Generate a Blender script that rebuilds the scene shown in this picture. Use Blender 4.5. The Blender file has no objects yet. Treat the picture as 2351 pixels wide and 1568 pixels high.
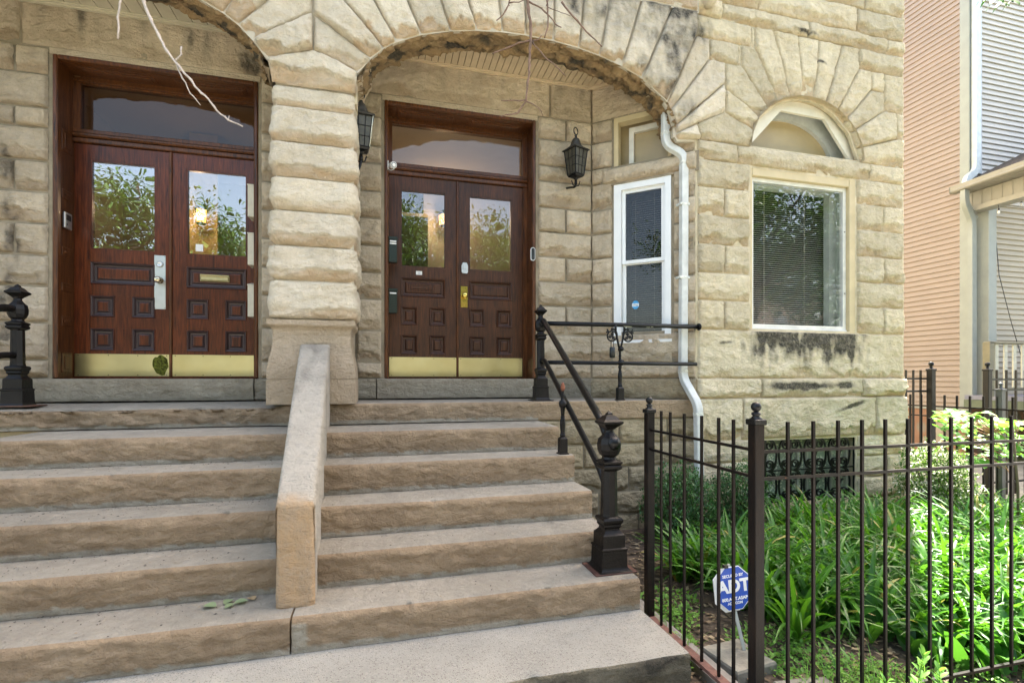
import bpy, math, random
from mathutils import Vector, Matrix, noise, geometry
R=math.radians
random.seed(7)
sc=bpy.context.scene
COL=sc.collection

# ------------------------------------------------------------------ camera geometry
TH=R(14.6); F=1130.0; UC=1175.5; VH=869.0
SN,CS=math.sin(TH),math.cos(TH)
def ratio(u):
    a=(u-UC)/F
    return (SN+a*CS)/(CS-a*SN)
def at(u,v,Y):
    """point of the vertical plane y=Y seen in direction (u,v)"""
    X=ratio(u)*Y; d=X*SN+Y*CS
    return Vector((X,Y,(VH-v)/F*d))
def onx(u,v,X):
    Y=X/ratio(u); d=X*SN+Y*CS
    return Vector((X,Y,(VH-v)/F*d))

# ------------------------------------------------------------------ object helpers
OFF={}
def tag(o,label=None,cat=None,group=None,kind=None):
    if label: o['label']=label
    if cat: o['category']=cat
    if group: o['group']=group
    if kind: o['kind']=kind
    return o
def thing(name,label,cat,loc=(0,0,0),group=None):
    o=bpy.data.objects.new(name,None); COL.objects.link(o)
    o.location=loc; o.empty_display_size=.1
    OFF[o]=Vector(loc)
    return tag(o,label,cat,group)
def copy_tree(o,parent=None):
    c=o.copy(); COL.objects.link(c)
    c.parent=parent
    for ch in [x for x in o.children]: copy_tree(ch,c)
    return c
class MB:
    def __init__(s): s.v=[];s.f=[];s.m=[];s.c=[];s.sm=[]
    def add(s,vs,fs,mi=0,col=(0,0,0),smooth=False):
        b=len(s.v); s.v.extend([Vector(p) for p in vs])
        if col and not isinstance(col[0],(int,float)): s.c.extend(col)
        else: s.c.extend([col]*len(vs))
        for f in fs: s.f.append([b+i for i in f]); s.m.append(mi); s.sm.append(smooth)
    def box(s,x0,x1,y0,y1,z0,z1,mi=0,col=(0,0,0),bev=0.0):
        if x1<x0:x0,x1=x1,x0
        if y1<y0:y0,y1=y1,y0
        if z1<z0:z0,z1=z1,z0
        b=min(bev,(x1-x0)*.45,(y1-y0)*.45,(z1-z0)*.45)
        if b<=0:
            vs=[(x,y,z) for z in (z0,z1) for y in (y0,y1) for x in (x0,x1)]
            s.add(vs,[(0,2,3,1),(4,5,7,6),(0,1,5,4),(2,6,7,3),(0,4,6,2),(1,3,7,5)],mi,col); return
        import itertools
        vs=[];idx={}
        for sx,sy,sz in itertools.product((0,1),repeat=3):
            for ax in range(3):
                p=[x1 if sx else x0,y1 if sy else y0,z1 if sz else z0]
                for k,(sg) in enumerate((sx,sy,sz)):
                    if k!=ax: p[k]+= -b if sg else b
                idx[(sx,sy,sz,ax)]=len(vs); vs.append(p)
        fs=[]
        for ax in range(3):
            o=[k for k in range(3) if k!=ax]
            for sg in (0,1):
                q=[]
                for a,c in ((0,0),(1,0),(1,1),(0,1)):
                    k=[0,0,0];k[ax]=sg;k[o[0]]=a;k[o[1]]=c
                    q.append(idx[(k[0],k[1],k[2],ax)])
                fs.append(q)
            # NB vertices with label ax lie on the face normal to ax
        for ax in range(3):   # edges along axis ax join faces of the two other axes
            o=[k for k in range(3) if k!=ax]
            for a in (0,1):
                for c in (0,1):
                    k0=[0,0,0];k1=[0,0,0];k1[ax]=1
                    for k in (k0,k1): k[o[0]]=a;k[o[1]]=c
                    fs.append([idx[(*k0,o[0])],idx[(*k1,o[0])],idx[(*k1,o[1])],idx[(*k0,o[1])]])
        for k in itertools.product((0,1),repeat=3):
            fs.append([idx[(*k,0)],idx[(*k,1)],idx[(*k,2)]])
        s.add(vs,fs,mi,col)
    def obox(s,P,ex,ey,ez,mi=0,col=(0,0,0)):
        """box from corner P with edge vectors"""
        P=Vector(P);ex=Vector(ex);ey=Vector(ey);ez=Vector(ez)
        vs=[P+ex*a+ey*b+ez*c for c in (0,1) for b in (0,1) for a in (0,1)]
        s.add(vs,[(0,2,3,1),(4,5,7,6),(0,1,5,4),(2,6,7,3),(0,4,6,2),(1,3,7,5)],mi,col)
    def tube(s,pts,rad,n=10,mi=0,col=(0,0,0),cap=True,smooth=True,up=None,sect=None):
        pts=[Vector(p) for p in pts]
        if not hasattr(rad,'__len__'): rad=[rad]*len(pts)
        T=[]
        for i in range(len(pts)):
            a=pts[max(0,i-1)];b=pts[min(len(pts)-1,i+1)]
            T.append((b-a).normalized())
        if up is None:
            up=Vector((0,0,1)) if abs(T[0].z)<.9 else Vector((0,1,0))
        U=T[0].cross(Vector(up)).normalized()
        vs=[]
        for i,p in enumerate(pts):
            U=(U-T[i]*U.dot(T[i])).normalized(); W=T[i].cross(U)
            if sect: ring=[p+U*a*rad[i]+W*b*rad[i] for a,b in sect]
            else: ring=[p+(U*math.cos(2*math.pi*k/n)+W*math.sin(2*math.pi*k/n))*rad[i] for k in range(n)]
            vs+=ring
        m=len(sect) if sect else n
        fs=[(i*m+k,i*m+(k+1)%m,(i+1)*m+(k+1)%m,(i+1)*m+k) for i in range(len(pts)-1) for k in range(m)]
        if cap: fs.append(list(range(m))[::-1]); fs.append([(len(pts)-1)*m+k for k in range(m)])
        s.add(vs,fs,mi,col,smooth)
    def lathe(s,P,prof,n=32,mi=0,rot=0,col=(0,0,0),smooth=False,ax=None):
        """prof: (r,z,k) k=0 round, 4 square, 8 octagon (r = apothem)"""
        P=Vector(P); vs=[]
        for q in prof:
            r,z=q[0],q[1];k=q[2] if len(q)>2 else 0
            for i in range(n):
                t=2*math.pi*i/n
                rr=r
                if k: rr=r/math.cos(((t+math.pi/k)%(2*math.pi/k))-math.pi/k)
                p=Vector((rr*math.cos(t+rot),rr*math.sin(t+rot),z))
                if ax: p=ax@p
                vs.append(P+p)
        L=len(prof)
        fs=[(i*n+k,i*n+(k+1)%n,(i+1)*n+(k+1)%n,(i+1)*n+k) for i in range(L-1) for k in range(n)]
        fs.append(list(range(n))[::-1]); fs.append([(L-1)*n+k for k in range(n)])
        s.add(vs,fs,mi,col,smooth)
    def prism(s,poly,fr,h0,h1,mi=0,col=(0,0,0)):
        """poly in (s,t), fr maps (s,t,h) to world"""
        n=len(poly)
        vs=[fr(a,b,h0) for a,b in poly]+[fr(a,b,h1) for a,b in poly]
        fs=[list(range(n))[::-1],[n+i for i in range(n)]]+[(i,(i+1)%n,n+(i+1)%n,n+i) for i in range(n)]
        s.add(vs,fs,mi,col)
    def strip(s,A,B,mi=0,col=(0,0,0),smooth=True):
        n=len(A); s.add(list(A)+list(B),[(i,i+1,n+i+1,n+i) for i in range(n-1)],mi,col,smooth)
    def build(s,name,mats,parent=None,kind=None):
        if not isinstance(mats,(list,tuple)): mats=[mats]
        off=OFF.get(parent,Vector((0,0,0))) if parent else Vector((0,0,0))
        me=bpy.data.meshes.new(name)
        me.from_pydata([tuple(p-off) for p in s.v],[],s.f)
        for m in mats: me.materials.append(m)
        me.polygons.foreach_set('material_index',s.m)
        me.polygons.foreach_set('use_smooth',s.sm)
        a=me.attributes.new('col','FLOAT_COLOR','POINT')
        buf=[]
        for c in s.c: buf+= [c[0],c[1],c[2],1.0]
        a.data.foreach_set('color',buf)
        me.update()
        o=bpy.data.objects.new(name,me); COL.objects.link(o)
        if parent: o.parent=parent; OFF[o]=off
        else: OFF[o]=Vector((0,0,0))
        if kind: o['kind']=kind
        return o
def roundpath(pts,r,n=5):
    pts=[Vector(p) for p in pts]; out=[pts[0]]
    for i in range(1,len(pts)-1):
        a=(pts[i-1]-pts[i]);b=(pts[i+1]-pts[i])
        rr=min(r,a.length*.45,b.length*.45)
        A=pts[i]+a.normalized()*rr;B=pts[i]+b.normalized()*rr
        for k in range(n+1):
            t=k/n; out.append(A*(1-t)**2+pts[i]*2*t*(1-t)+B*t*t)
    out.append(pts[-1]); return out
def nz(x,y,z=0): return noise.noise(Vector((x,y,z)))
def fb(x,y,z=0,o=4): return noise.fractal(Vector((x,y,z)),1.0,2.1,o)

# ------------------------------------------------------------------ materials
def mat(name):
    m=bpy.data.materials.new(name); m.use_nodes=True
    nt=m.node_tree; b=nt.nodes['Principled BSDF']
    return m,nt,b
def N(nt,t,**k):
    n=nt.nodes.new(t)
    for a,v in k.items():
        if a in ('ins',):
            for q,w in v.items(): n.inputs[q].default_value=w
        else: setattr(n,a,v)
    return n
def L(nt,a,b): nt.links.new(a,b)
def ramp(nt,fac,stops):
    r=nt.nodes.new('ShaderNodeValToRGB'); e=r.color_ramp.elements
    while len(e)<len(stops): e.new(.5)
    for i,(p,c) in enumerate(stops): e[i].position=p; e[i].color=(*c,1) if len(c)==3 else c
    L(nt,fac,r.inputs[0]); return r.outputs[0]
def mix(nt,fac,a,b,mode='MIX'):
    n=nt.nodes.new('ShaderNodeMix'); n.data_type='RGBA'; n.blend_type=mode
    def setv(i,v):
        if isinstance(v,(tuple,list)): n.inputs[i].default_value=(*v,1) if len(v)==3 else v
        elif isinstance(v,(int,float)): n.inputs[i].default_value=v
        else: L(nt,v,n.inputs[i])
    setv(0,fac); setv(6,a); setv(7,b); return n.outputs[2]
def mth(nt,op,a,b=0,c=None,clamp=False):
    n=nt.nodes.new('ShaderNodeMath'); n.operation=op; n.use_clamp=clamp
    for i,v in enumerate((a,b,c)):
        if v is None: continue
        if isinstance(v,(int,float)): n.inputs[i].default_value=v
        else: L(nt,v,n.inputs[i])
    return n.outputs[0]
def tex(nt,scale=5,detail=6,rough=.6,stretch=(1,1,1),kind='NOISE',dist=0):
    tc=N(nt,'ShaderNodeTexCoord'); mp=N(nt,'ShaderNodeMapping'); mp.inputs['Scale'].default_value=stretch
    L(nt,tc.outputs['Object'],mp.inputs[0])
    if kind=='NOISE':
        n=N(nt,'ShaderNodeTexNoise'); n.inputs['Scale'].default_value=scale; n.inputs['Detail'].default_value=detail
        n.inputs['Roughness'].default_value=rough; n.inputs['Distortion'].default_value=dist
        L(nt,mp.outputs[0],n.inputs['Vector']); return n.outputs['Fac']
    n=N(nt,'ShaderNodeTexVoronoi'); n.inputs['Scale'].default_value=scale
    L(nt,mp.outputs[0],n.inputs['Vector']); return n.outputs['Distance'],n.outputs['Color']
def bump(nt,b,h,strength=.3,dist=.01):
    n=N(nt,'ShaderNodeBump'); n.inputs['Strength'].default_value=strength; n.inputs['Distance'].default_value=dist
    L(nt,h,n.inputs['Height']); L(nt,n.outputs[0],b.inputs['Normal'])
def simple(name,c,rough=.6,metal=0,var=.15,scale=8,bmp=0,bscale=60,spec=.5):
    m,nt,b=mat(name)
    t=tex(nt,scale,5)
    lo=tuple(x*(1-var) for x in c);hi=tuple(min(1,x*(1+var)) for x in c)
    L(nt,ramp(nt,t,[(.3,lo),(.7,hi)]),b.inputs['Base Color'])
    b.inputs['Roughness'].default_value=rough; b.inputs['Metallic'].default_value=metal
    b.inputs['Specular IOR Level'].default_value=spec
    if bmp: bump(nt,b,tex(nt,bscale,4),bmp,.004)
    return m
def stone(name,c0,c1,warm,sootc=(.060,.055,.045),rough=.9,wash=0.0,dirt=0.0):
    """rock faced stone: col.r = block tint, col.g = painted undercut shade and weathering / mortar share, col.b = soot"""
    m,nt,b=mat(name)
    at_=N(nt,'ShaderNodeAttribute'); at_.attribute_name='col'
    sp=N(nt,'ShaderNodeSeparateColor'); L(nt,at_.outputs['Color'],sp.inputs[0])
    n1=tex(nt,2.2,7,.65); n2=tex(nt,14,6,.7); n3=tex(nt,3,5,.6,(6,6,.7))
    base=ramp(nt,n1,[(.3,c0),(.7,c1)])
    base=mix(nt,mth(nt,'MULTIPLY',sp.outputs[1],.95),base,warm)  # undercuts painted browner: shading below the ridge plus weathering, put into the colour
    base=mix(nt,ramp(nt,n3,[(.42,(0,0,0)),(.75,(.30,.30,.30))]),base,tuple(x*.72 for x in c0))
    base=mix(nt,mth(nt,'MULTIPLY',ramp(nt,n2,[(.35,(1,1,1)),(.6,(0,0,0))]),.30),base,tuple(x*.70 for x in c0))
    tn=mth(nt,'MULTIPLY_ADD',sp.outputs[0],.22,1.0)
    hs=N(nt,'ShaderNodeHueSaturation'); L(nt,base,hs.inputs['Color']); L(nt,tn,hs.inputs['Value'])
    base=hs.outputs[0]
    sf=mth(nt,'MULTIPLY',mth(nt,'ADD',sp.outputs[2],mth(nt,'MULTIPLY_ADD',n2,1.0,-.5)),sp.outputs[2],clamp=True)
    sf=mth(nt,'MULTIPLY',mth(nt,'MINIMUM',mth(nt,'MULTIPLY',sf,1.3),1.0),mth(nt,'MULTIPLY_ADD',tex(nt,30,6,.8),1.1,.36,clamp=True))
    base=mix(nt,sf,base,sootc)
    if dirt:
        n4=tex(nt,1.1,6,.7,(1,1,.5))
        base=mix(nt,mth(nt,'MULTIPLY',ramp(nt,n4,[(.5,(0,0,0)),(.68,(1,1,1))]),dirt),base,tuple(x*.42 for x in c0))
    base=mix(nt,mth(nt,'MULTIPLY',ramp(nt,tex(nt,75,5,.8),[(.30,(1,1,1)),(.44,(0,0,0))]),.5),base,tuple(x*.55 for x in c0))
    base=mix(nt,mth(nt,'MULTIPLY',ramp(nt,tex(nt,26,7,.8,(1,1,.6)),[(.55,(0,0,0)),(.75,(1,1,1))]),.35),base,tuple(min(1,x*1.18) for x in c1))
    L(nt,base,b.inputs['Base Color']); b.inputs['Roughness'].default_value=rough
    b.inputs['Specular IOR Level'].default_value=.25
    h=mth(nt,'ADD',tex(nt,42,8,.75),mth(nt,'MULTIPLY',tex(nt,13,6,.65,(1,1,1.6),dist=.5),1.9))
    bump(nt,b,h,1.0,.026)
    return m
def glassmat(name,refl=.32,tint=(1,1,1),rough=.0):
    m=bpy.data.materials.new(name); m.use_nodes=True; nt=m.node_tree; nt.nodes.clear()
    o=N(nt,'ShaderNodeOutputMaterial'); g=N(nt,'ShaderNodeBsdfGlossy'); t=N(nt,'ShaderNodeBsdfTransparent')
    g.inputs['Roughness'].default_value=rough; t.inputs[0].default_value=(*tint,1)
    fr=N(nt,'ShaderNodeLayerWeight'); fr.inputs[0].default_value=.5
    f=mth(nt,'MULTIPLY_ADD',mth(nt,'POWER',fr.outputs['Facing'],5),.9,refl,clamp=True)
    bp=N(nt,'ShaderNodeBump'); bp.inputs['Strength'].default_value=.09; bp.inputs['Distance'].default_value=.02
    L(nt,tex(nt,2.5,2),bp.inputs['Height']); L(nt,bp.outputs[0],g.inputs['Normal'])
    mx=N(nt,'ShaderNodeMixShader'); L(nt,f,mx.inputs[0]); L(nt,t.outputs[0],mx.inputs[1]); L(nt,g.outputs[0],mx.inputs[2])
    L(nt,mx.outputs[0],o.inputs[0]); return m
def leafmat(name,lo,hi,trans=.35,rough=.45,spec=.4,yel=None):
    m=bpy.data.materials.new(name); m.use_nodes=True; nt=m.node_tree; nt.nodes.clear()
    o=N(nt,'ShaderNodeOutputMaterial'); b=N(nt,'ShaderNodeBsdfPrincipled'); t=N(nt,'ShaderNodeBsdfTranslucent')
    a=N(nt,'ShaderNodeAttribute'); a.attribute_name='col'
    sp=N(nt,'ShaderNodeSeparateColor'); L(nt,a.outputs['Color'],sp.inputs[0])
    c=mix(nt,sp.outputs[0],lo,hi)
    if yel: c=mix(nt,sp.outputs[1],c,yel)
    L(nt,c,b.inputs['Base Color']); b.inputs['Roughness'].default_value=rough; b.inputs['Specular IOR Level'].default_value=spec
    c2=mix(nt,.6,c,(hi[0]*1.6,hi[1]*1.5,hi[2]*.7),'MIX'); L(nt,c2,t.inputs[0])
    mx=N(nt,'ShaderNodeMixShader'); mx.inputs[0].default_value=trans
    L(nt,b.outputs[0],mx.inputs[1]); L(nt,t.outputs[0],mx.inputs[2]); L(nt,mx.outputs[0],o.inputs[0]); return m
def woodmat(name,dk,lt,worn=None,rough=.35,stretch=(22,22,1.6)):
    m,nt,b=mat(name)
    n1=tex(nt,3,8,.65,stretch,dist=.6); n2=tex(nt,1.2,4,.6)
    c=ramp(nt,n1,[(.28,dk),(.5,tuple((a+q)/2 for a,q in zip(dk,lt))),(.72,lt)])
    c=mix(nt,mth(nt,'MULTIPLY',ramp(nt,n2,[(.4,(0,0,0)),(.65,(1,1,1))]),.35),c,tuple(x*.6 for x in dk))
    if worn:   # grey weathering low on the door, a property of the old varnish
        tc=N(nt,'ShaderNodeTexCoord'); sx=N(nt,'ShaderNodeSeparateXYZ'); L(nt,tc.outputs['Object'],sx.inputs[0])
        w=mth(nt,'MULTIPLY_ADD',sx.outputs[2],-1.1,1.0,clamp=True)
        w=mth(nt,'MULTIPLY',w,ramp(nt,tex(nt,5,6,.7,(3,3,1)),[(.35,(0,0,0)),(.7,(1,1,1))]))
        c=mix(nt,mth(nt,'MULTIPLY',w,.75),c,worn)
    a=N(nt,'ShaderNodeAttribute'); a.attribute_name='col'; sp=N(nt,'ShaderNodeSeparateColor'); L(nt,a.outputs['Color'],sp.inputs[0])
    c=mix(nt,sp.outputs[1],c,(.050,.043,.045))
    L(nt,c,b.inputs['Base Color']); b.inputs['Roughness'].default_value=rough; b.inputs['Specular IOR Level'].default_value=.38
    bump(nt,b,n1,.35,.003); return m

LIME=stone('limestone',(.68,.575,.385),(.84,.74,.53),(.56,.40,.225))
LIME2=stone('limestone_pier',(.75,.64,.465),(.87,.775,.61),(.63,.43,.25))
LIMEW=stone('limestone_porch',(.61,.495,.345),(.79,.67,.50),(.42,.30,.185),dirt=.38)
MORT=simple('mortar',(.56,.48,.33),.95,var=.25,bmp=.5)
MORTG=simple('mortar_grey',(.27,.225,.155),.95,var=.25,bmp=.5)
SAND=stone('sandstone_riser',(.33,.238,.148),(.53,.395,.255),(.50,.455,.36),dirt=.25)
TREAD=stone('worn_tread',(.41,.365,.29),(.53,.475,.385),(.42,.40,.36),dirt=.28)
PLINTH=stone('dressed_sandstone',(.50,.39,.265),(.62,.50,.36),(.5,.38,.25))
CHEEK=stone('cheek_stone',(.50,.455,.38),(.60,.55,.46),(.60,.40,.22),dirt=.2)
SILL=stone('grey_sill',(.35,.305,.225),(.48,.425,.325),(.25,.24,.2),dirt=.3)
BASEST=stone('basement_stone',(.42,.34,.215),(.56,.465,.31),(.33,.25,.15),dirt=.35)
WOOD=woodmat('mahogany',(.020,.0050,.0025),(.20,.048,.014),worn=(.075,.058,.055),rough=.30)
WOOD2=woodmat('dark_mahogany',(.011,.004,.002),(.13,.044,.013),worn=(.05,.036,.026),rough=.4)
WOODF=woodmat('door_frame_wood',(.014,.005,.0025),(.19,.066,.019),rough=.35)
BRASS,nt_,b_=mat('brass'); b_.inputs['Metallic'].default_value=1
L(nt_,ramp(nt_,tex(nt_,2.5,3,.5),[(.3,(.56,.50,.25)),(.7,(.70,.66,.38))]),b_.inputs['Base Color'])
L(nt_,ramp(nt_,tex(nt_,9,5,.6),[(.3,(.30,)*3),(.7,(.40,)*3)]),b_.inputs['Roughness'])
BRASSB=simple('polished_brass',(.85,.65,.18),.18,1,.1)
STEEL=simple('brushed_steel',(.62,.63,.62),.38,1,.08)
IRON=simple('black_iron',(.0035,.004,.0048),.30,0,.35,12,.5,90,.3)
IRONR=simple('rusty_black_iron',(.0055,.0045,.0042),.40,0,.5,9,.6,70,.25)
def rusty():
    m,nt,b=mat('fence_iron')
    c=mix(nt,ramp(nt,tex(nt,7,7,.7,(3,3,.6)),[(.42,(0,0,0)),(.62,(1,1,1))]),(.0028,.0028,.0032),(.012,.0070,.0048))
    c=mix(nt,ramp(nt,tex(nt,26,5,.7),[(.70,(0,0,0)),(.76,(1,1,1))]),c,(.22,.075,.03))
    L(nt,c,b.inputs['Base Color']); b.inputs['Roughness'].default_value=.42; b.inputs['Specular IOR Level'].default_value=.18; bump(nt,b,tex(nt,80,4),.35,.003); return m
FENCE=rusty()
RAILB=rusty(); RAILB.name='rust_brown_rail'
WHITE=simple('white_vinyl',(.80,.81,.80),.4,0,.03,6)
WHITED=simple('white_paint_dirty',(.70,.69,.63),.6,0,.14,7,.3)
TANP=simple('tan_aluminium_casing',(.56,.455,.27),.5,0,.10,5)
GREENW=simple('old_green_white_sash',(.47,.49,.45),.6,0,.12,10,.3)
FROST=simple('frosted_tan_pane',(.40,.315,.165),.35,0,.10,3)
CEILP=simple('painted_boards',(.50,.455,.33),.7,0,.1,8,.3)
CEILP2=simple('painted_boards_tan',(.55,.44,.29),.7,0,.1,8,.3)
SEAM=simple('board_seam',(.10,.075,.045),.9)
BLIND=simple('blind_slat',(.80,.75,.60),.6,0,.05)
DARKIN=simple('room_dark',(.035,.03,.025),.9)
TANIN=simple('vestibule_wall',(.48,.42,.34),.8,0,.06,3)
GLASS=glassmat('door_glass',.23)
GLASS3=glassmat('door_glass_half',.20)
GLASS2=glassmat('door_glass_clear',.11)
GLASSD=glassmat('transom_glass',.04,(.55,.5,.45))
GLASSD2=glassmat('transom_glass_warm',.05,(.9,.88,.84))
GLASSW=glassmat('window_glass',.11)
GLASSV=glassmat('side_window_glass',.025,(.8,.8,.8))
BLACKP=simple('black_plastic',(.012,.014,.013),.35)
GREENBK=simple('dark_green_metal',(.012,.022,.014),.35,0,.1)
CREAMB=simple('cream_metal_box',(.60,.55,.42),.5,0,.12,14,.2)
PAPER=simple('paper',(.8,.79,.76),.7,0,.02)
LIGHTG=simple('lantern_pane',(.07,.064,.048),.3,0,.2,20)
CONC,nt_,b_=mat('aggregate_concrete')
vd,vc=tex(nt_,150,kind='V'); 
c=ramp(nt_,tex(nt_,1.6,7,.7),[(.3,(.22,.21,.18)),(.7,(.33,.315,.27))])
sp_=N(nt_,'ShaderNodeSeparateColor'); L(nt_,vc,sp_.inputs[0])
c=mix(nt_,mth(nt_,'MULTIPLY',ramp(nt_,sp_.outputs[0],[(.74,(0,0,0)),(.8,(1,1,1))]),ramp(nt_,vd,[(.35,(.85,.85,.85)),(.5,(0,0,0))])),c,(.13,.11,.09))
c=mix(nt_,mth(nt_,'MULTIPLY',ramp(nt_,sp_.outputs[1],[(.80,(0,0,0)),(.86,(1,1,1))]),.5),c,(.33,.31,.265))
L(nt_,c,b_.inputs['Base Color']); b_.inputs['Roughness'].default_value=.92; bump(nt_,b_,mth(nt_,'ADD',vd,tex(nt_,60,5)),.5,.006)
CONCD=stone('mossy_concrete',(.16,.145,.10),(.30,.265,.19),(.2,.2,.15),dirt=.6)
SOIL=simple('mulch_soil',(.075,.055,.038),.98,0,.6,30,1,50)
ASPH=simple('asphalt',(.05,.05,.05),.9,0,.2,20,.5)
WALK=simple('concrete_pavement',(.27,.26,.24),.9,0,.12,3,.3)
LAWN=simple('lawn',(.065,.08,.035),.95,0,.3,20,.5)
TIMBER=woodmat('grey_timber',(.15,.14,.12),(.30,.28,.25),rough=.9,stretch=(14,1.2,14))
# ------------------------------------------------------------------ rock faced stone
def plane_frame(Y): return lambda s,t,h: Vector((s,Y-h,t))
def inset(poly,g):
    n=len(poly); out=[]
    A=sum(poly[i][0]*poly[(i+1)%n][1]-poly[(i+1)%n][0]*poly[i][1] for i in range(n))
    if A<0: poly=poly[::-1]
    L_=[]
    for i in range(n):
        x0,y0=poly[i];x1,y1=poly[(i+1)%n]
        d=math.hypot(x1-x0,y1-y0) or 1e-6
        nx,ny=-(y1-y0)/d,(x1-x0)/d
        L_.append((nx,ny,nx*x0+ny*y0+g))
    for i in range(n):
        a=L_[i-1];b=L_[i]; D=a[0]*b[1]-a[1]*b[0]
        if abs(D)<1e-4: out.append((poly[i][0]+b[0]*g,poly[i][1]+b[1]*g)); continue
        out.append(((a[2]*b[1]-b[2]*a[1])/D,(a[0]*b[2]-b[0]*a[2])/D))
    return out,L_
_seed=[0]
def facet(x,y,sd,s=11.0):
    p=Vector((x*s+.25*nz(x*9,y*9,sd),y*s*1.35,sd))
    dd,pp=noise.voronoi(p); c=pp[0]; t=noise.cell_vector(c*13.7)
    q=p-c
    return (q.x*(t.x-.5)*1.5+q.y*(t.y-.5)*1.5)+(t.z-.5)*.5
def stone_poly(mb,mo,poly,fr,amp=.03,res=.0145,style='h',soot=None,joint=.003,flat=0.0,rp0=.30,warp=.35,mdepth=-.002,mexp=.018):
    _seed[0]+=1; sd=_seed[0]*3.17
    rnd=random.Random(_seed[0])
    P,LN=inset([tuple(p) for p in poly],joint)
    n=len(P)
    LN=[(a,b,c) for a,b,c in LN]
    def dist(x,y): return min(a*x+b*y-c for a,b,c in LN)
    ring=[]
    for i in range(n):
        x0,y0=P[i];x1,y1=P[(i+1)%n]; k=max(1,int(math.hypot(x1-x0,y1-y0)/res))
        for j in range(k):
            q=j/k; x=x0+(x1-x0)*q; y=y0+(y1-y0)*q
            if 0<j<k:   # slightly ragged arrises
                w=.0025*nz(x*30,y*30,sd); x+=w; y+=.003*nz(x*28+9,y*28,sd)
            ring.append((x,y))
    pts=[Vector(p) for p in ring]; nb=len(pts)
    edges=[(i,(i+1)%nb) for i in range(nb)]
    xs=[p[0] for p in P]; ys=[p[1] for p in P]
    t0,t1=min(ys),max(ys)
    for g in (.008,):
        for x,y in ring:
            k=min(range(len(LN)),key=lambda q:LN[q][0]*x+LN[q][1]*y-LN[q][2])
            a,b,c=LN[k]; X=x+a*g;Y=y+b*g
            if dist(X,Y)>g*.6: pts.append(Vector((X,Y)))
    y=t0; r=0
    while y<t1:
        x=min(xs)+(r%2)*res*.5
        while x<max(xs):
            X=x+rnd.uniform(-.3,.3)*res; Y=y+rnd.uniform(-.3,.3)*res
            if dist(X,Y)>.015: pts.append(Vector((X,Y)))
            x+=res
        y+=res*.87; r+=1
    V,E,Fc,_,_,_=geometry.delaunay_2d_cdt(pts,edges,[list(range(nb))],1,1e-5)
    tint=rnd.uniform(-.55,.55)
    rpo=rp0+rnd.uniform(-.06,.06); am=amp*1.35*rnd.uniform(.8,1.2)
    vs=[];cs=[]
    tilt=rnd.uniform(-.25,.25)
    for v in V:
        x,y=v.x,v.y
        d=max(0,dist(x,y)); e=min(1,d/.014); rmp=1-(1-e)**2.0
        fc=.55*facet(x,y,sd)+.30*facet(x+3,y,sd,24.0)
        tn=(y-t0)/max(1e-3,(t1-t0))
        brk=0
        if style=='h':
            rp=rpo+.20*nz(x*5,sd,1)+.09*nz(x*15,sd,2)
            lg=max(.15,min(1,.62+1.3*nz(x*3.1,sd,6)))
            if tn>rp: pr=1-.22*((tn-rp)/(1-rp))
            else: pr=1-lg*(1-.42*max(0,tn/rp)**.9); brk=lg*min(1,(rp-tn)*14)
        elif style=='v':
            rp=.13+.10*nz(x*9,sd,1)+.05*nz(x*25,sd,1)
            pr=1-.2*tn+.25*nz(x*3,y*1.2,sd)
            if tn<rp: pr=.35+.35*max(0,tn/rp); brk=1
        else:
            pr=.75
        q=fb(x*4,y*4,sd,3); q2=fb(x*13,y*15,sd,4)
        cr=abs(fb(x*7,y*9,sd+40,3))
        rough=.35+.65*brk
        h=-.003+rmp*(am*(pr*(1-flat)+flat*.5+warp*q+tilt*(tn-.5)*.3)+(.0185*(.4+.6*brk)*fc*(1-flat*.7))+.0075*q2+ (.030*rough*(.4-cr) if not flat else .002*q2))
        vs.append(fr(x,y,h))
        s=soot(x,y) if soot else 0
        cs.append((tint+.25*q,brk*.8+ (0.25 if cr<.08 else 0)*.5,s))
    # orient outward
    f0=None
    tri=[tuple(f) for f in Fc]
    if tri:
        a,b,c=[vs[i] for i in tri[0][:3]]
        nrm=(b-a).cross(c-a); out=fr(xs[0],ys[0],1)-fr(xs[0],ys[0],0)
        if nrm.dot(out)<0: tri=[t[::-1] for t in tri]
    mb.add(vs,tri,0,cs,True)
    if mo is not None:
        Q,_=inset([tuple(p) for p in poly],-mexp)
        dz=-mdepth-.00011*(_seed[0]%61)
        mo.prism(Q,fr,dz-.03,dz)
def course(mb,mo,fr,s0,s1,t0,t1,cuts=(),**k):
    e=[s0]+[c for c in sorted(cuts) if s0<c<s1]+[s1]
    for a,b in zip(e,e[1:]): stone_poly(mb,mo,[(a,t0),(b,t0),(b,t1),(a,t1)],fr,**k)
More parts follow.
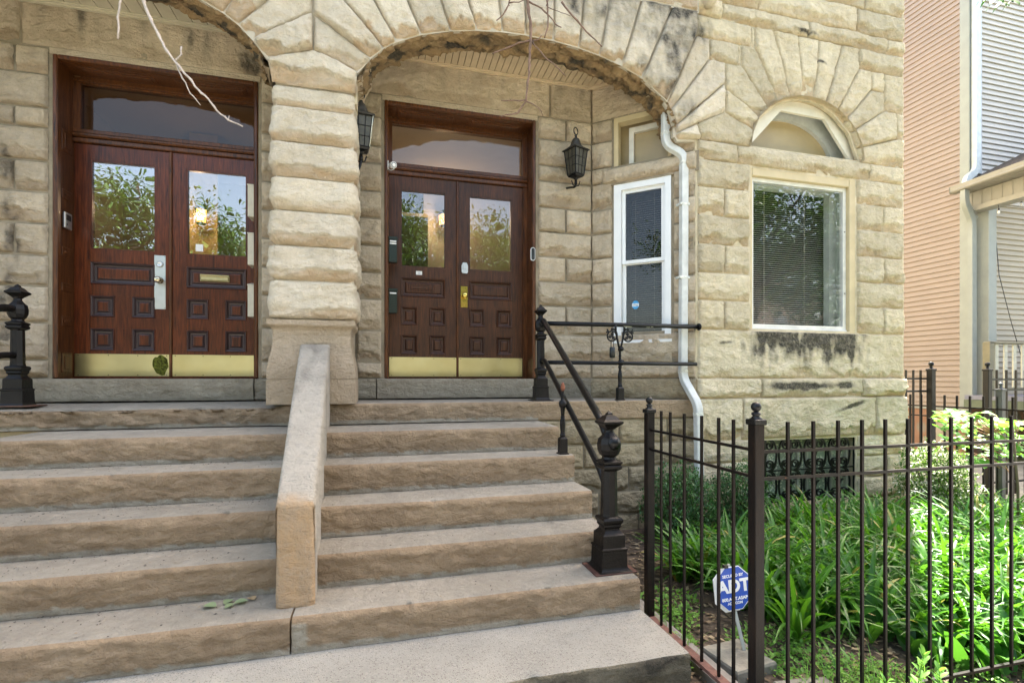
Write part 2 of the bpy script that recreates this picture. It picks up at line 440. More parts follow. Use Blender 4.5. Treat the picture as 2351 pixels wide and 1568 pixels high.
def wrap_block(mb,path,t0,t1,amp,res=.013,rp0=.25,seed=0):
    """stone turning corners: path = list of (x,y,nx,ny) along the plan outline"""
    _seed[0]+=1; sd=_seed[0]*2.31; rnd=random.Random(_seed[0]+900)
    nt_=max(6,int((t1-t0)/res)); n=len(path); vs=[];cs=[]; tint=rnd.uniform(-.4,.4)
    am=amp*rnd.uniform(.85,1.15); rpo=rp0+rnd.uniform(-.05,.05); acc=0
    for j in range(nt_+1):
        tn=j/nt_; z=t0+.004+(t1-t0-.008)*tn
        acc=0
        for i,(x,y,nx,ny) in enumerate(path):
            if i: acc+=math.hypot(x-path[i-1][0],y-path[i-1][1])
            rp=rpo+.10*nz(acc*5,sd,1)+.05*nz(acc*16,sd,2)
            e=min(1,min(tn/.040,(1-tn)/.022)*(t1-t0)); rmp=1-(1-e)**2.4
            brk=0
            lg=max(.25,min(1,.75+1.0*nz(acc*3.1,sd,6)))
            if tn>rp: pr=1-.22*((tn-rp)/(1-rp))
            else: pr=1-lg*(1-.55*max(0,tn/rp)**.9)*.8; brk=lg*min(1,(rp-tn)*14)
            q=fb(acc*4,z*4,sd,3);q2=fb(acc*13,z*15,sd,4);cr=abs(fb(acc*7,z*9,sd+40,3))
            fc=.55*facet(acc,z,sd)+.30*facet(acc+3,z,sd,24.0)
            h=-.006+rmp*(am*(pr+.35*q)+.026*(.35+.65*brk)*fc+.007*q2+.030*(.25+.75*brk)*(.4-cr))
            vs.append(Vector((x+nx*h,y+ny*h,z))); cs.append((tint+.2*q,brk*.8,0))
    fs=[(j*n+i,j*n+i+1,(j+1)*n+i+1,(j+1)*n+i) for j in range(nt_) for i in range(n-1)]
    mb.add(vs,fs,0,cs,True)
    mb.add([vs[i] for i in range(n)],[list(range(n))[::-1]],0,(0,.6,0)); mb.add([vs[nt_*n+i] for i in range(n)],[list(range(n))],0,(0,0,0))

YF=4.12; YW=4.82; YL=5.08; ZC=3.05; Z0=-.20
GZ=-1.42
FR=plane_frame(YF); FW=plane_frame(YW)
P1=Vector((ratio(1358)*YW,YW,0)); P2=Vector((2.906,YF,0))
EC=(P2-P1).normalized(); LC=(P2-P1).length; NC=Vector((EC.y,-EC.x,0))
if NC.y>0: NC=-NC
def FC(s,t,h): return P1+EC*s+NC*h+Vector((0,0,t))
def onc(u,v,h=0):
    """canted wall coordinates (s,t) seen at (u,v), plane shifted out by h"""
    r=ratio(u); O=P1+NC*h
    s=(r*O.y-O.x)/(EC.x-r*EC.y)
    p=O+EC*s; d=p.x*SN+p.y*CS
    return s,(VH-v)/F*d
XL=2.906; XR=5.47

house=thing('stone_row_house','tan limestone row house with two arched entrance porches and a front bay','house',(1.3,YF,GZ))
stones=MB(); mort=MB()

# soot stains (dirt with a shape of its own) on the bay
def blot(x,y,cx,cy,rx,ry,ang=0):
    dx,dy=x-cx,y-cy; c,s=math.cos(ang),math.sin(ang)
    a=(dx*c+dy*s)/rx; b=(-dx*s+dy*c)/ry
    return math.hypot(a,b)
def bay_soot(x,y):
    n=fb(x*5,y*5,3,5)*.38+fb(x*17,y*5,8,5)*.32
    s=0
    # under the window sill: flat top, ragged drips below
    drip=.17+.10*nz(x*6,1,5)+.08*nz(x*17,2,5)
    if 3.38<x<5.05 and y<.47:
        e=min((x-3.38)/.25,(5.05-x)/.35,(y-(.42-drip-.13))/.22,1); s=max(s,e*1.05+n*1.3)
    r=blot(x,y,4.12,-.075,.56,.055); s=max(s,(1.15-r)*1.6+n)
    r=blot(x,y,4.62,-.07,.25,.05); s=max(s,(1.1-r)*1.5+n)
    r=blot(x,y,4.72,-.285,.24,.03,.25); s=max(s,(1.1-r)*1.5+n)
    r=blot(x,y,3.2,.35,.14,.025,.1); s=max(s,(.9-r)*1.2+n)
    r=blot(x,y,4.15,3.52,.22,.03,-.1); s=max(s,(1-r)*1.1+n)
    r=blot(x,y,4.35,3.25,.12,.03,-.3); s=max(s,(1-r)*1.0+n)
    # corner under the band beside the arch
    r=blot(x,y,2.95,3.33,.16,.20); s=max(s,(1-r)*.9+n)
    r=blot(x,y,2.78,2.55,.16,.45,-.5); s=max(s,(1-r)*.55+n)
    r=blot(x,y,2.86,1.9,.05,.5); s=max(s,(.7-r)*.8+n*.6)
    return max(0,min(1,s))
def arch_soot(x,y):
    n=fb(x*4,y*4,13,5)*.45+fb(x*16,y*6,18,4)*.2
    s=0
    if x>.9: s=max(s,(y-2.93)*1.7*min(1,(x-.9)/1.0)+n)
    if x>2.1: s=max(s,.45*(x-2.1)/.4+n*1.2)
    return max(0,min(.95,s))

# --- bay front stones
cz=[.475,.755,1.022,1.293,1.572,1.845,2.105]
WL,WR=3.495,4.835      # window opening
rows=[(.475,.755,(3.20,),(5.18,)),(.755,1.022,(),()),(1.022,1.293,(3.20,),(5.18,)),(1.293,1.572,(),()),(1.572,1.845,(3.20,),(5.18,)),(1.845,2.105,(),())]
for a,b,c1,c2 in rows:
    course(stones,mort,FR,XL,WL,a,b,c1,amp=.030,soot=bay_soot)
    course(stones,mort,FR,WR,XR,a,b,c2,amp=.030,soot=bay_soot)
course(stones,mort,FR,XL,XR,.005,.475,(),amp=.030,soot=bay_soot,rp0=.18)
course(stones,mort,FR,XL,XR+.02,-.188,.005,(3.62,4.90),amp=.040,soot=bay_soot)
course(stones,mort,FR,XL,XR+.02,-.60,-.188,(3.40,5.06),amp=.040,soot=bay_soot,rp0=.2)
BL,BR=3.55,4.845       # basement window
for a,b,c1,c2 in [(-.815,-.60,(),()),(-1.04,-.815,(3.15,),(5.22,)),(-1.25,-1.04,(),())]:
    course(stones,mort,FR,XL,BL,a,b,c1,amp=.038)
    course(stones,mort,FR,BR,XR+.02,a,b,c2,amp=.045 if a<-1.1 else .035)
LVZ=[]
def A(cx,cy):
    p=at(1555+.2499*cx,.2499*cy,YF); z=p.z
    for l in LVZ:
        if abs(z-l)<.04: z=l
    return (min(p.x,XR) if cx<2060 else XR,z)
# lintel course over the window
zl=2.105; course(stones,mort,FR,XL,XR,zl,2.285,(3.47-.12,5.0),amp=.028,soot=bay_soot,rp0=.4)
ZA=2.285
def mz(*q): return sum(A(*c)[1] for c in q)/len(q)
LVZ_=[2.285,mz((160,372),(672,448)),mz((285,582),(430,607),(585,640)),mz((1660,642),(2085,722)),mz((1770,840),(1890,855)),mz((1890,1032),(2085,1062)),mz((1997,1285),(2085,1305)),mz((160,158),(1300,378),(2085,535))]
LVZ.extend(LVZ_)
def poly(*pts,**k):
    stone_poly(stones,mort,[A(*p) for p in pts],FR,**{**dict(amp=.026,soot=bay_soot,rp0=.22),**k})
def clampz(P,z): return [(x,max(y,z)) for x,y in P]
AR=[(665,1345),(690,1205),(740,1110),(835,1010),(925,945),(1025,915),(1137,912),(1245,930),(1350,975),(1445,1045),(1520,1140),(1590,1245),(1640,1370),(1682,1500)]
poly((170,1145),(430,1065),(690,1205),(665,1350),(205,1300))
poly((440,1060),(440,820),(740,1110),(690,1205))
poly((440,820),(440,610),(585,640),(835,1010),(740,1110))
poly((580,640),(580,455),(700,470),(925,945),(835,1010))
poly((705,475),(705,270),(875,305),(1025,915),(925,945))
poly((875,305),(1098,352),(1137,912),(1025,915))
poly((1098,352),(1290,395),(1245,930),(1137,912))
poly((1290,395),(1503,435),(1350,975),(1245,930))
poly((1503,435),(1655,462),(1660,642),(1445,1045),(1350,975))
poly((1660,642),(1770,662),(1770,840),(1520,1140),(1445,1045))
poly((1770,840),(1890,855),(1890,1032),(1590,1245),(1520,1140))
poly((1890,1032),(1997,1050),(1997,1285),(1640,1370),(1590,1245))
poly((1640,1370),(1997,1285),(2085,1305),(2085,1535),(1682,1500),rp0=.2)
poly((1770,662),(1890,688),(1890,855),(1770,840))
poly((1890,688),(2085,722),(2085,1062),(1890,1032))
poly((1997,1050),(2085,1062),(2085,1305),(1997,1285))
poly((1655,462),(2085,535),(2085,722),(1655,642),amp=.034)
# horizontal rows above (true courses)
zr=[A(1300,378)[1],A(1300,237)[1],A(1000,165)[1]+.02,3.80,4.06,4.32]
z2=zr[0]; z1=zr[1]
zt=[z2,z1,z1+.255,z1+.50,z1+.76,z1+1.02,z1+1.28]
xs=lambda cx,cy:A(cx,cy)[0]
course(stones,mort,FR,XL-.03,XR,zt[0],zt[1],(xs(398,100),xs(1192,280),xs(1912,430)),amp=.034,soot=bay_soot)
course(stones,mort,FR,XL-.03,XR,zt[1],zt[2],(xs(730,60),xs(1630,220)),amp=.034,soot=bay_soot)
course(stones,mort,FR,XL-.03,XR,zt[2],zt[3],(xs(1705,60),3.3),amp=.034,soot=bay_soot)
for k in (3,4,5): course(stones,mort,FR,XL-.03,XR,zt[k],zt[k+1],(3.3+.5*(k%2),4.4+.3*(k%2)),amp=.03,res=.04)
poly((160,372),(160,158),(672,258),(672,448))
poly((672,258),(705,268),(705,472),(672,466),amp=.012)
poly((290,395),(555,437),(555,622),(290,580))
poly((555,437),(580,445),(580,640),(555,625),amp=.01)

# --- main arch: joints as (inner, outer) on the front plane
def D2(u,v):
    p=at(u,v,YF); return (p.x,p.z)
AX,AZ,AA,AB=1.25,2.37,1.42,.60      # right porch arch (intrados)
def ell(th): return (AX+AA*math.cos(th),AZ+AB*math.sin(th))
def snap(x,z):
    th=math.atan2((z-AZ)/AB,(x-AX)/AA); return ell(th)
ZT=z1
raw=[((841,139),(724,39)),((868,113),(782,0)),((903.5,100),(853,0)),((963,85),(931,0)),((1028,73),(1008,0)),((1088,70),(1068,0)),((1149,72),(1142,0)),
 ((1204,82),(1201,0)),((1269,95),(1269,0)),((1331,108),(1336,0)),((1383,125),(1396,0)),((1441,148),(1464,20)),((1487,179),(1535,30)),((1505,238),(1591.5,92))]
J=[]
for i,o in raw:
    a=snap(*D2(*i)); b=D2(*o)
    J.append((a,b))
ZS=A(160,158)[1]     # underside of the band stone course over the arch (right end)
def extend(a,b,z):
    k=(z-a[1])/(b[1]-a[1]); return (a[0]+(b[0]-a[0])*k,z)
PXc=-.53
fork=J[0][1]
cap_top=(PXc,D2(724,122)[1])
K1=[(PXc,cap_top[1]),D2(821.5,172),J[0][0],(PXc,fork[1])]
VO=[]   # voussoir polygons of the right arch
for k in range(len(J)-1):
    a0,b0=J[k];a1,b1=J[k+1]
    z=3.62 if k<8 else ZS
    if k==0:
        q=(PXc-a1[0])/(b1[0]-a1[0]); zc=a1[1]+(b1[1]-a1[1])*q; zc=min(zc,3.6)
        VO.append([a0,a1,(PXc,zc),(PXc,fork[1])]); continue
    if k==1:
        e1=extend(a1,b1,3.62); VO.append([a0,a1,e1,(PXc,3.62),(PXc,zc)]); continue
    e0=extend(a0,b0,3.62 if k<8 else ZS); 
    if k==len(J)-2:
        xc=A(157,160)[0]
        e0=extend(a0,b0,ZS); VO.append([a0,a1,(xc,A(155,372)[1]),(xc,ZS),e0]); continue
    e1=extend(a1,b1,3.62 if k+1<8 else ZS)
    if k==7: e0=extend(a0,b0,3.62);e1=extend(a1,b1,3.62)
    VO.append([a0,a1,e1,e0])
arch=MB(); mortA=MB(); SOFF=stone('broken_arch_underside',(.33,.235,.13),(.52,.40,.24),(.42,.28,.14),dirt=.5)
FRA=lambda s,t,h: Vector((s,YF-.012-h,t))
for k,p in enumerate(VO):
    kw=dict(amp=.05,style='v',soot=arch_soot if k>5 else None,joint=.004,warp=.3,mdepth=-.016,mexp=.001)
    if k==8: p[3]=(p[3][0],3.62) if False else p[3]
    stone_poly(arch,mortA,p,FRA,**kw)
    stone_poly(arch,mortA,[(2*PXc-x,z) for x,z in p][::-1],FRA,**{**kw,'soot':None})
K1b=[(PXc,fork[1]),(PXc,cap_top[1]),D2(821.5,172),J[0][0]]
stone_poly(arch,mortA,K1b,FRA,amp=.05,rp0=.25,mdepth=-.014,mexp=.001)
stone_poly(arch,mortA,[(2*PXc-x,z) for x,z in K1b][::-1],FRA,amp=.05,rp0=.25,mdepth=-.014,mexp=.001)
# stones between main arch and window fan (outer ends mesh with the fan)
def Q(u,v): return D2(u,v)
i1=snap(*Q(1526,254)); i2=snap(*Q(1548,290)); i3=(AX+AA,AZ-.06)
g0=J[-1][0]
stone_poly(arch,mortA,[A(155,372),A(285,395),A(285,582),i1,g0],FR,amp=.034,style='h',soot=bay_soot,rp0=.15)
stone_poly(arch,mortA,[A(285,582),A(430,607),A(430,795),i2,i1],FR,amp=.034,soot=bay_soot,rp0=.15)
stone_poly(arch,mortA,[A(430,795),A(430,1062),A(170,1145),i3,i2],FR,amp=.034,soot=bay_soot,rp0=.2)
stone_poly(arch,mortA,[i3,A(170,1145),A(205,1300),(XL-.02,ZA),(AX+AA+.03,ZA-.02)],FR,amp=.034,soot=bay_soot,rp0=.2)
# band over the arch (darker slab), left of the bay courses
stone_poly(arch,mortA,[(J[9][0][0]+.1,ZS),(XL-.03,ZS),(XL-.03,ZS+.34),(J[9][0][0]+.1,ZS+.34)],lambda s,t,h:Vector((s,YF-.05-h,t)),amp=.02,soot=lambda x,y:.25)
arch.box(J[9][0][0]+.1,XL-.03,YF-.05,YF+.1,ZS+.001,ZS+.34,0,(0,0,.3))
# wall above the arches, out of view
for k in range(7):
    x0=-4.2+k*1.0
    course(arch,mortA,FR,x0,x0+1.0,3.62,3.9,(),amp=.03,res=.05)
# boss at the end of the band
arch.lathe((A(250,60)[0],YF-.03,A(250,60)[1]),[(.055,0),(.065,.05),(.06,.09),(.03,.12)],20,0,ax=Matrix.Rotation(R(90),3,'X'),smooth=True)
# soffit (underside) of both arches: rough broken strip
def soffit(mb,mir):
    nu,nv=240,20; vs=[];cs=[]
    for i in range(nu+1):
        th=math.pi*i/nu
        i_=i*.62
        for j in range(nv+1):
            w=j/nv
            x,z=ell(th)
            yy=YF-.022+ (.27+.03*nz(i*.22,3,7)+.02*nz(i*.7,4,7))*w
            e=min(1,.25+w*12)
            q=fb(i_*.13,w*3,5+mir,4); c=abs(fb(i_*.22,w*4,9+mir,4))
            hh=e*(.045*q+.075*(.35-c)) if w<1 else .0
            nx,nz_=-math.cos(th),-math.sin(th)
            x+=nx*hh; z+=nz_*hh
            if mir: x=2*PXc-x
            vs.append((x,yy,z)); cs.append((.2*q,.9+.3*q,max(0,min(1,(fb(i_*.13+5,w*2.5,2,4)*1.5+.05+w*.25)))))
    n=nv+1
    fs=[(i*n+j,i*n+j+1,(i+1)*n+j+1,(i+1)*n+j) for i in range(nu) for j in range(nv)]
    mb.add(vs,fs if not mir else [f[::-1] for f in fs],0,cs,True)
    # back face of the arch ring
    vb=[];
    for i in range(nu+1):
        x,y,z=vs[i*n+nv]; vb+= [(x,y,z),(x,y,z+.75)]
    mb.add(vb,[(2*i,2*i+1,2*i+3,2*i+2) for i in range(nu)],0,(0,0,.2))
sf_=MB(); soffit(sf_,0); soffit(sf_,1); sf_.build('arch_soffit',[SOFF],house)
# right jamb of the right arch down to the porch wall
jam=MB()

# backing core of the front wall (keeps light out)
def colcore(mb,x0,x1,mirror=False,n=40):
    for i in range(n):
        a=x0+(x1-x0)*i/n;b=x0+(x1-x0)*(i+1)/n
        def zz(x):
            q=1-((x-AX)/AA)**2
            return AZ+AB*math.sqrt(q) if q>0 else AZ
        z=max(zz(a),zz(b))+.03
        if mirror: mb.box(2*PXc-b,2*PXc-a,YF+.03,YF+.22,z,3.95)
        else: mb.box(a,b,YF+.03,YF+.22,z,3.95)
colcore(mort,AX-AA,AX+AA); colcore(mort,AX-AA,AX+AA,True)
mort.box(-.80,-.21,YF+.02,YF+.3,2.2,3.95)
mort.box(-6.0,2*PXc-(AX+AA),YF+.03,YF+.22,-.2,3.95)
mort.box(AX+AA,XL+.02,YF+.014,YF+.22,2.3,3.95)
mort.box(XL-.02,WL-.02,YF+.014,YF+.25,GZ-.2,2.2); mort.box(WR+.02,XR-.02,YF+.014,YF+.25,GZ-.2,2.2)
mort.box(WL-.02,WR+.02,YF+.014,YF+.25,-.58,.40); mort.box(WL-.02,WR+.02,YF+.014,YF+.25,2.12,2.26)
mort.box(XL-.02,3.49,YF+.014,YF+.25,2.2,3.95); mort.box(4.9,XR-.02,YF+.014,YF+.25,2.2,3.95); mort.box(3.49,4.9,YF+.014,YF+.25,2.87,3.95)
# sides and body of the house
body=MB()
body.box(-6.0,XR-.03,YF+.26,YF+.4,4.0,8.8); body.box(-6,XL,YF+.4,14,3.3,8.8)
body.box(XL,XR-.03,YF+.4,14,3.3,8.8)
body.box(XR-.16,XR-.03,YF+.03,14,GZ-.2,3.3)
body.box(-6,XR-.16,13.8,14,GZ-.2,3.3); body.box(-6.1,-6,YF,14,GZ-.2,8.8); body.box(-6,.99,YF+.08,YW+.3,GZ-.2,-.372)
body.build('side_wall',[MORT],house)

# --- porch wall (doors)
pw=MB(); pm=MB()
cw=[-.2,.0,.155,.455,.75,1.0,1.255,1.51,1.76,2.03,2.19,2.46,2.685,ZC]
DL0,DL1=-2.61,-1.087; DR0,DR1=.007,1.507; DT=2.645
pk=dict(amp=.028,joint=.010,mdepth=.003,rp0=.35,warp=.5)
def wall_soot(x,y):
    s=fb(x*6,y*2,4,4)*.25
    if x<-2.6: s=max(s,(.085-abs(x+2.90))*8+fb(x*9,y*5,6,5)*.8 if .3<y<1.95 else 0)
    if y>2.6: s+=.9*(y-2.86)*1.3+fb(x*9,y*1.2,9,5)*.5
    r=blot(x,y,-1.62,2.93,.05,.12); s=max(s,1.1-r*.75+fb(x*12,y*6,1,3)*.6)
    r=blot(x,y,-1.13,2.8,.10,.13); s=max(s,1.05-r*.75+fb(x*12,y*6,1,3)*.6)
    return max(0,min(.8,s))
segs=[(-4.0,DL0-.02),(DL1+.02,-.80),(-.80,-.25),(-.25,DR0-.02),(DR1+.02,P1.x)]
for i in range(2,len(cw)-2):
    a,b=cw[i],cw[i+1]
    for s0,s1 in segs:
        c=()
        if s0==segs[-1][0] and b-a>.2 and i%2==1: c=(1.835,)
        if s0==-4.0: c=(-2.86+.0,-3.3) if i%2 else (-3.0,)
        course(pw,pm,FW,s0,s1,a,b,c,soot=wall_soot,**pk)
for s0,s1 in segs: course(pw,pm,FW,s0,s1,0,.155,(),soot=wall_soot,**pk)
# big lintel stones
course(pw,pm,FW,-4.0,DL1+.25,2.685,ZC,(-2.82,),soot=wall_soot,flat=.5,amp=.02,joint=.007)
course(pw,pm,FW,DL1+.25,DR0-.25,2.685,ZC,(),soot=wall_soot,flat=.3,amp=.02,joint=.007)
course(pw,pm,FW,DR0-.25,P1.x,2.685,ZC,(1.66,),soot=wall_soot,flat=.3,amp=.03,joint=.010)
pw.box(DL0-.02,DL1+.02,YW-.002,YW+.12,2.645,2.69); pw.box(DR0-.02,DR1+.02,YW-.002,YW+.12,2.64,2.69)
for s0,s1 in segs: pm.box(s0-.0,s1,YW+.03,YW+.45,-.4,2.7)
pm.box(-4.0,P1.x+.1,YW+.03,YW+.45,2.69,3.4)
# canted wall with two windows
def cc(t0,t1,s0,s1,cuts=(),**k): course(pw,pm,FC,s0,s1,t0,t1,cuts,**{**pk,**k})
ws0,wb=onc(1410,741); wt=onc(1410,424)[1]; ws1=onc(1541,400)[0]
us0=ws0; ub=onc(1410,388)[1]; ut=onc(1410,274)[1]; us1=ws1
wb=.39; 
CW_=dict(soot=lambda x,y:max(0,fb(x*5,y*3,40,4)*.5))
for i in range(2,len(cw)-2):
    a,b=cw[i],cw[i+1]
    if b<=wb+.07 and i<3: cc(a,b,0,LC,(),**CW_); continue
    cc(a,b,0,ws0-.015,(),**CW_); cc(a,b,ws1+.015,LC,(),flat=.3,**CW_)
cc(.0,.155,0,LC,(),**CW_); cc(2.685,ZC,0,LC,(),**CW_)
# plain apron stone below window, lintel between the two windows
stone_poly(pw,pm,[(ws0-.015,.155),(ws1+.015,.155),(ws1+.015,wb),(ws0-.015,wb)],lambda s,t,h:FC(s,t,h+.012),amp=.018,joint=.003,flat=.5)
stone_poly(pw,pm,[(0.12,wt+.005),(LC,wt+.005),(LC,ub-.005),(0.12,ub-.005)],lambda s,t,h:FC(s,t,h+.02),amp=.03,joint=.003,soot=CW_['soot'])
stone_poly(pw,pm,[(ws0-.015,ut+.005),(ws1+.015,ut+.005),(ws1+.015,2.70),(ws0-.015,2.70)],lambda s,t,h:FC(s,t,h+.003),amp=.02,joint=.003)
def cbox(mb,s0,s1,h0,h1,t0,t1,mi=0,col=(0,0,0)):
    mb.obox(FC(s0,t0,h0),EC*(s1-s0),NC*(h1-h0),Vector((0,0,t1-t0)),mi,col)
cbox(pm,0,ws0-.01,-.35,-.03,-.4,3.3); cbox(pm,ws1+.01,LC+.03,-.35,-.03,-.4,3.3)
cbox(pm,ws0-.02,ws1+.02,-.35,-.03,-.4,wb-.01); cbox(pm,ws0-.02,ws1+.02,-.35,-.03,ut+.01,3.3); cbox(pm,ws0-.02,ws1+.02,-.30,-.03,wt+.01,ub-.01)

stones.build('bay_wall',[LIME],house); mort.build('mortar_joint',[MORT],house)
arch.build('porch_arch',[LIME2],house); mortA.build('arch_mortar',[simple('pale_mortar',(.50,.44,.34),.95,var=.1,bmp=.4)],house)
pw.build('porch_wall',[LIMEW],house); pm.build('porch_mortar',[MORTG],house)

# --- sills / threshold stones
sl=MB()
def slab_block(mb,x0,x1,y0,y1,z0,z1,amp=.008,res=.02,bull=.02,soot=None,wave=None,mortf=True,sd=0,front_col=None):
    """dressed block: top, rounded nosing and rock faced riser; faces y0 (front)"""
    nx=max(2,int((x1-x0)/res)); vs=[];cs=[]
    prof=[]
    nd=max(3,int((y1-y0)/.06))
    for k in range(nd): prof.append((y1+(y0+bull-y1)*k/nd,z1,0,0))
    for k in range(5):
        a=math.pi/2*k/4; prof.append((y0+bull-bull*math.sin(a),z1-bull+bull*math.cos(a),k/4*.7,0 if k<2 else 1))
    nr=max(5,int((z1-z0)/.013))
    for k in range(1,nr+1): prof.append((y0,z1-bull-(z1-bull-z0)*k/nr,1,1))
    m=len(prof)
    for i in range(nx+1):
        x=x0+(x1-x0)*i/nx
        w=wave(x) if wave else (0,0)
        for k,(y,z,f,fc) in enumerate(prof):
            mo_=1.0 if (mortf and z<z0+.024+.016*nz(x*3,7,sd)+.010*nz(x*15,8,sd) and f==1) else 0
            q=fb(x*2.5,z*9,sd,3);q2=fb(x*11,z*22,sd+5,4); cr=abs(fb(x*5+z*6,z*13,sd+9,3))
            e=min(1,(z-z0)/.02)
            q3=fb(x*26,z*40,sd+7,3)
            fcx=facet(x,z,sd,9.0)*.5+.4*facet(x+5,z,sd,22.0) if f==1 else 0
            h=f*(amp*(.6*q+.6*q2+.35*q3)+amp*1.0*(.35-cr)+amp*.75*fcx+amp*.6)*e
            zz=z; yy=y-h
            if mo_ and f==1: yy=y-.006-.004*nz(x*9,z*30,sd)
            if f<.9:
                zz+=.0025*nz(x*2,y*5,sd)+w[1]*max(0,1-(y-y0)/.35)
                yy+=.014*nz(x*1.7,3,sd)*(1 if f>0 or y<y0+.05 else 0)+.004*nz(x*9,3,sd)*(1 if y<y0+.05 else 0)
            if .05<f<.9:
                ch=max(0,nz(x*5.5,sd,2)+.5*nz(x*21,sd,3)-.42)*.05; yy+=ch; zz-=ch*.5
            if sd==61 and f==1 and x<-.335+.02*nz(z*25,3,3): mo_=1
            if y<y0+.06: yy+=w[0]
            if f>=.9 and wave: zz=min(zz,z1+w[1]-.006*(1-z/z1 if z1 else 1))
            vs.append((x,yy,zz)); cs.append((.25*q+.1*q2+(((sd*37)%7)/7-.5)*.55,mo_,soot(x,z) if soot and f>0 else 0))
    fs=[];ms=[]
    for i in range(nx):
        for k in range(m-1):
            f=(i*m+k,i*m+k+1,(i+1)*m+k+1,(i+1)*m+k)
            (fs if prof[k+1][3] else ms).append(f)
    b=len(mb.v); mb.add(vs,fs,0,cs,True)
    for f in ms: mb.f.append([b+q for q in f]); mb.m.append(1); mb.sm.append(True)
    for i in (0,nx):
        ring=[i*m+k for k in range(m)]
        e=[Vector(vs[j]) for j in ring]+[Vector((vs[i*m][0],y1,z0))]
        r=list(range(len(e))); mb.add(e,[r if i else r[::-1]],0,(0,0,0))
slab_block(sl,-2.76,-1.10,YW-.10,YL+.1,-.185,-.002,amp=.008,bull=.012,sd=3,mortf=False)
slab_block(sl,-1.092,-.95,YW-.09,YL,-.185,-.004,amp=.006,bull=.01,sd=4,mortf=False)
slab_block(sl,-.06,1.56,YW-.10,YL+.1,-.185,-.002,amp=.005,bull=.012,sd=5,mortf=False)
slab_block(sl,-.32,-.07,YW-.09,YL,-.185,-.004,amp=.008,bull=.01,sd=6,mortf=False)
slab_block(sl,1.575,P1.x+.02,YW-.03,YL,-.21,-.002,amp=.006,bull=.01,sd=7,mortf=False)
slab_block(sl,-4.0,-2.77,YW-.03,YL,-.21,-.002,amp=.006,bull=.01,sd=8,mortf=False)
sl.build('door_sill',[SILL,SILL],house)
sb=MB(); course(sb,None,lambda s,t,h:FC(s,t,h+.02),0,LC,-.21,0,(),amp=.02); cbox(sb,0,LC,-.3,.015,-.3,-.003)
# ground ledge of the bay
slab_block(sb,XL-.05,XR+.12,YF-.12,YF+.06,GZ-.1,-1.255,amp=.010,bull=.02,sd=11,mortf=False)
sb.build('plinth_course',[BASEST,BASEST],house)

# --- porch ceilings: painted boards
def ceiling(x0,x1,mt,w,name,cracks=0):
    c=MB(); y0,y1=YF+.16,YW+.02; x=x0;k=0
    rnd=random.Random(int(w*1000))
    while x<x1-1e-4:
        e=min(x1,x+w); c.box(x+.0035,e-.0035,y0,y1,ZC+.0005*(k%2),ZC+.03,0); x=e;k+=1
    c.box(x0,x1,y0,y1,ZC+.012,ZC+.05,1)
    c.box(x0,x1,YW-.035,YW+.01,ZC-.028,ZC-.001,0)
    c.box(x0,x1,YW-.048,YW-.034,ZC-.014,ZC-.002,0)
    return c.build(name,[mt,SEAM],house)
ceiling(-4.0,-.75,CEILP,.115,'porch_ceiling'); ceiling(-.3,2.95,CEILP2,.062,'porch_ceiling')
cm=MB(); cbox(cm,0,LC,-.0,.05,ZC-.028,ZC-.001); cm.build('ceiling_moulding',[CEILP2],house)

# --- pier
pier=MB(); hw,yd,rc=.315,.42,.045
def pier_path(x0,x1,yf,yb,r,step=.014):
    out=[];
    y=yb
    while y>yf+r: out.append((x0,y,-1,0)); y-=step
    for k in range(7):
        a=math.pi+math.pi/2*k/6; out.append((x0+r+r*math.cos(a),yf+r+r*math.sin(a),math.cos(a),math.sin(a)))
    x=x0+r+step
    while x<x1-r-step*.5: out.append((x,yf,0,-1)); x+=step
    for k in range(7):
        a=-math.pi/2+math.pi/2*k/6; out.append((x1-r+r*math.cos(a),yf+r+r*math.sin(a),math.cos(a),math.sin(a)))
    y=yf+r+step
    while y<yb: out.append((x1,y,1,0)); y+=step
    return out
PP=pier_path(-.815,-.243,YF,YF+.42,.032)
pz=[.452,.763,1.03,1.301,1.559,1.83,2.104,2.265]
for a,b in zip(pz,pz[1:]): wrap_block(pier,PP,a,b,.052 if b-a>.2 else .035)
ctop=cap_top[1]
# capital stone with sloping shoulders
capL=(-.80,pz[-1]);zz=D2(821.5,172)[1]
stone_poly(pier,None,[(-.83,pz[-1]),(-.215,pz[-1]),(K1b[2][0],zz),(PXc,ctop),(2*PXc-K1b[2][0],zz)],FRA,amp=.05,rp0=.28)
pier.box(-.806,-.234,YF+.011,YF+.42,pz[0],2.45)
for sgn in (0,1):   # rough cheeks beside the capital
    vs=[];cs=[]
    for i in range(25):
        for j in range(19):
            z=2.255+.3*i/24; y=YF-.02+.42*j/18
            x=-.215+.03*fb(z*8,y*8,31,4)*min(1,j/3)-.0*i
            th=max(0,(z-2.37)/AB); xe=AX-AA*math.sqrt(max(0,1-min(1,th)**2))
            x=max(x,xe) if z>2.37 else x
            vs.append((x if not sgn else 2*PXc-x,y,z)); cs.append((0,.5,.15))
    fs=[(i*19+j,i*19+j+1,(i+1)*19+j+1,(i+1)*19+j) for i in range(24) for j in range(18)]
    pier.add(vs,fs,0,cs,True)
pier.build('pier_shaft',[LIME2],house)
pb=MB()   # dressed plinth: cap moulding, bell, base block
def ringrect(z,e):
    return [(-.815-e,YF+.42,z),(-.815-e,YF-e,z),(-.266+e,YF-e,z),(-.266+e,YF+.42,z)]
prof=[(.452,.0),(.452,.045),(.415,.045),(.405,.038),(.392,.022),(.375,.012),(.34,.008),(.28,.009),(.21,.018),(.15,.032),(.09,.042),(.05,.046),(.0,.046),(-.0,.041),(-.006,.041),(-.006,.048),(-.199,.048)]
vs=[]
for z,e in prof: vs+=ringrect(z,e)
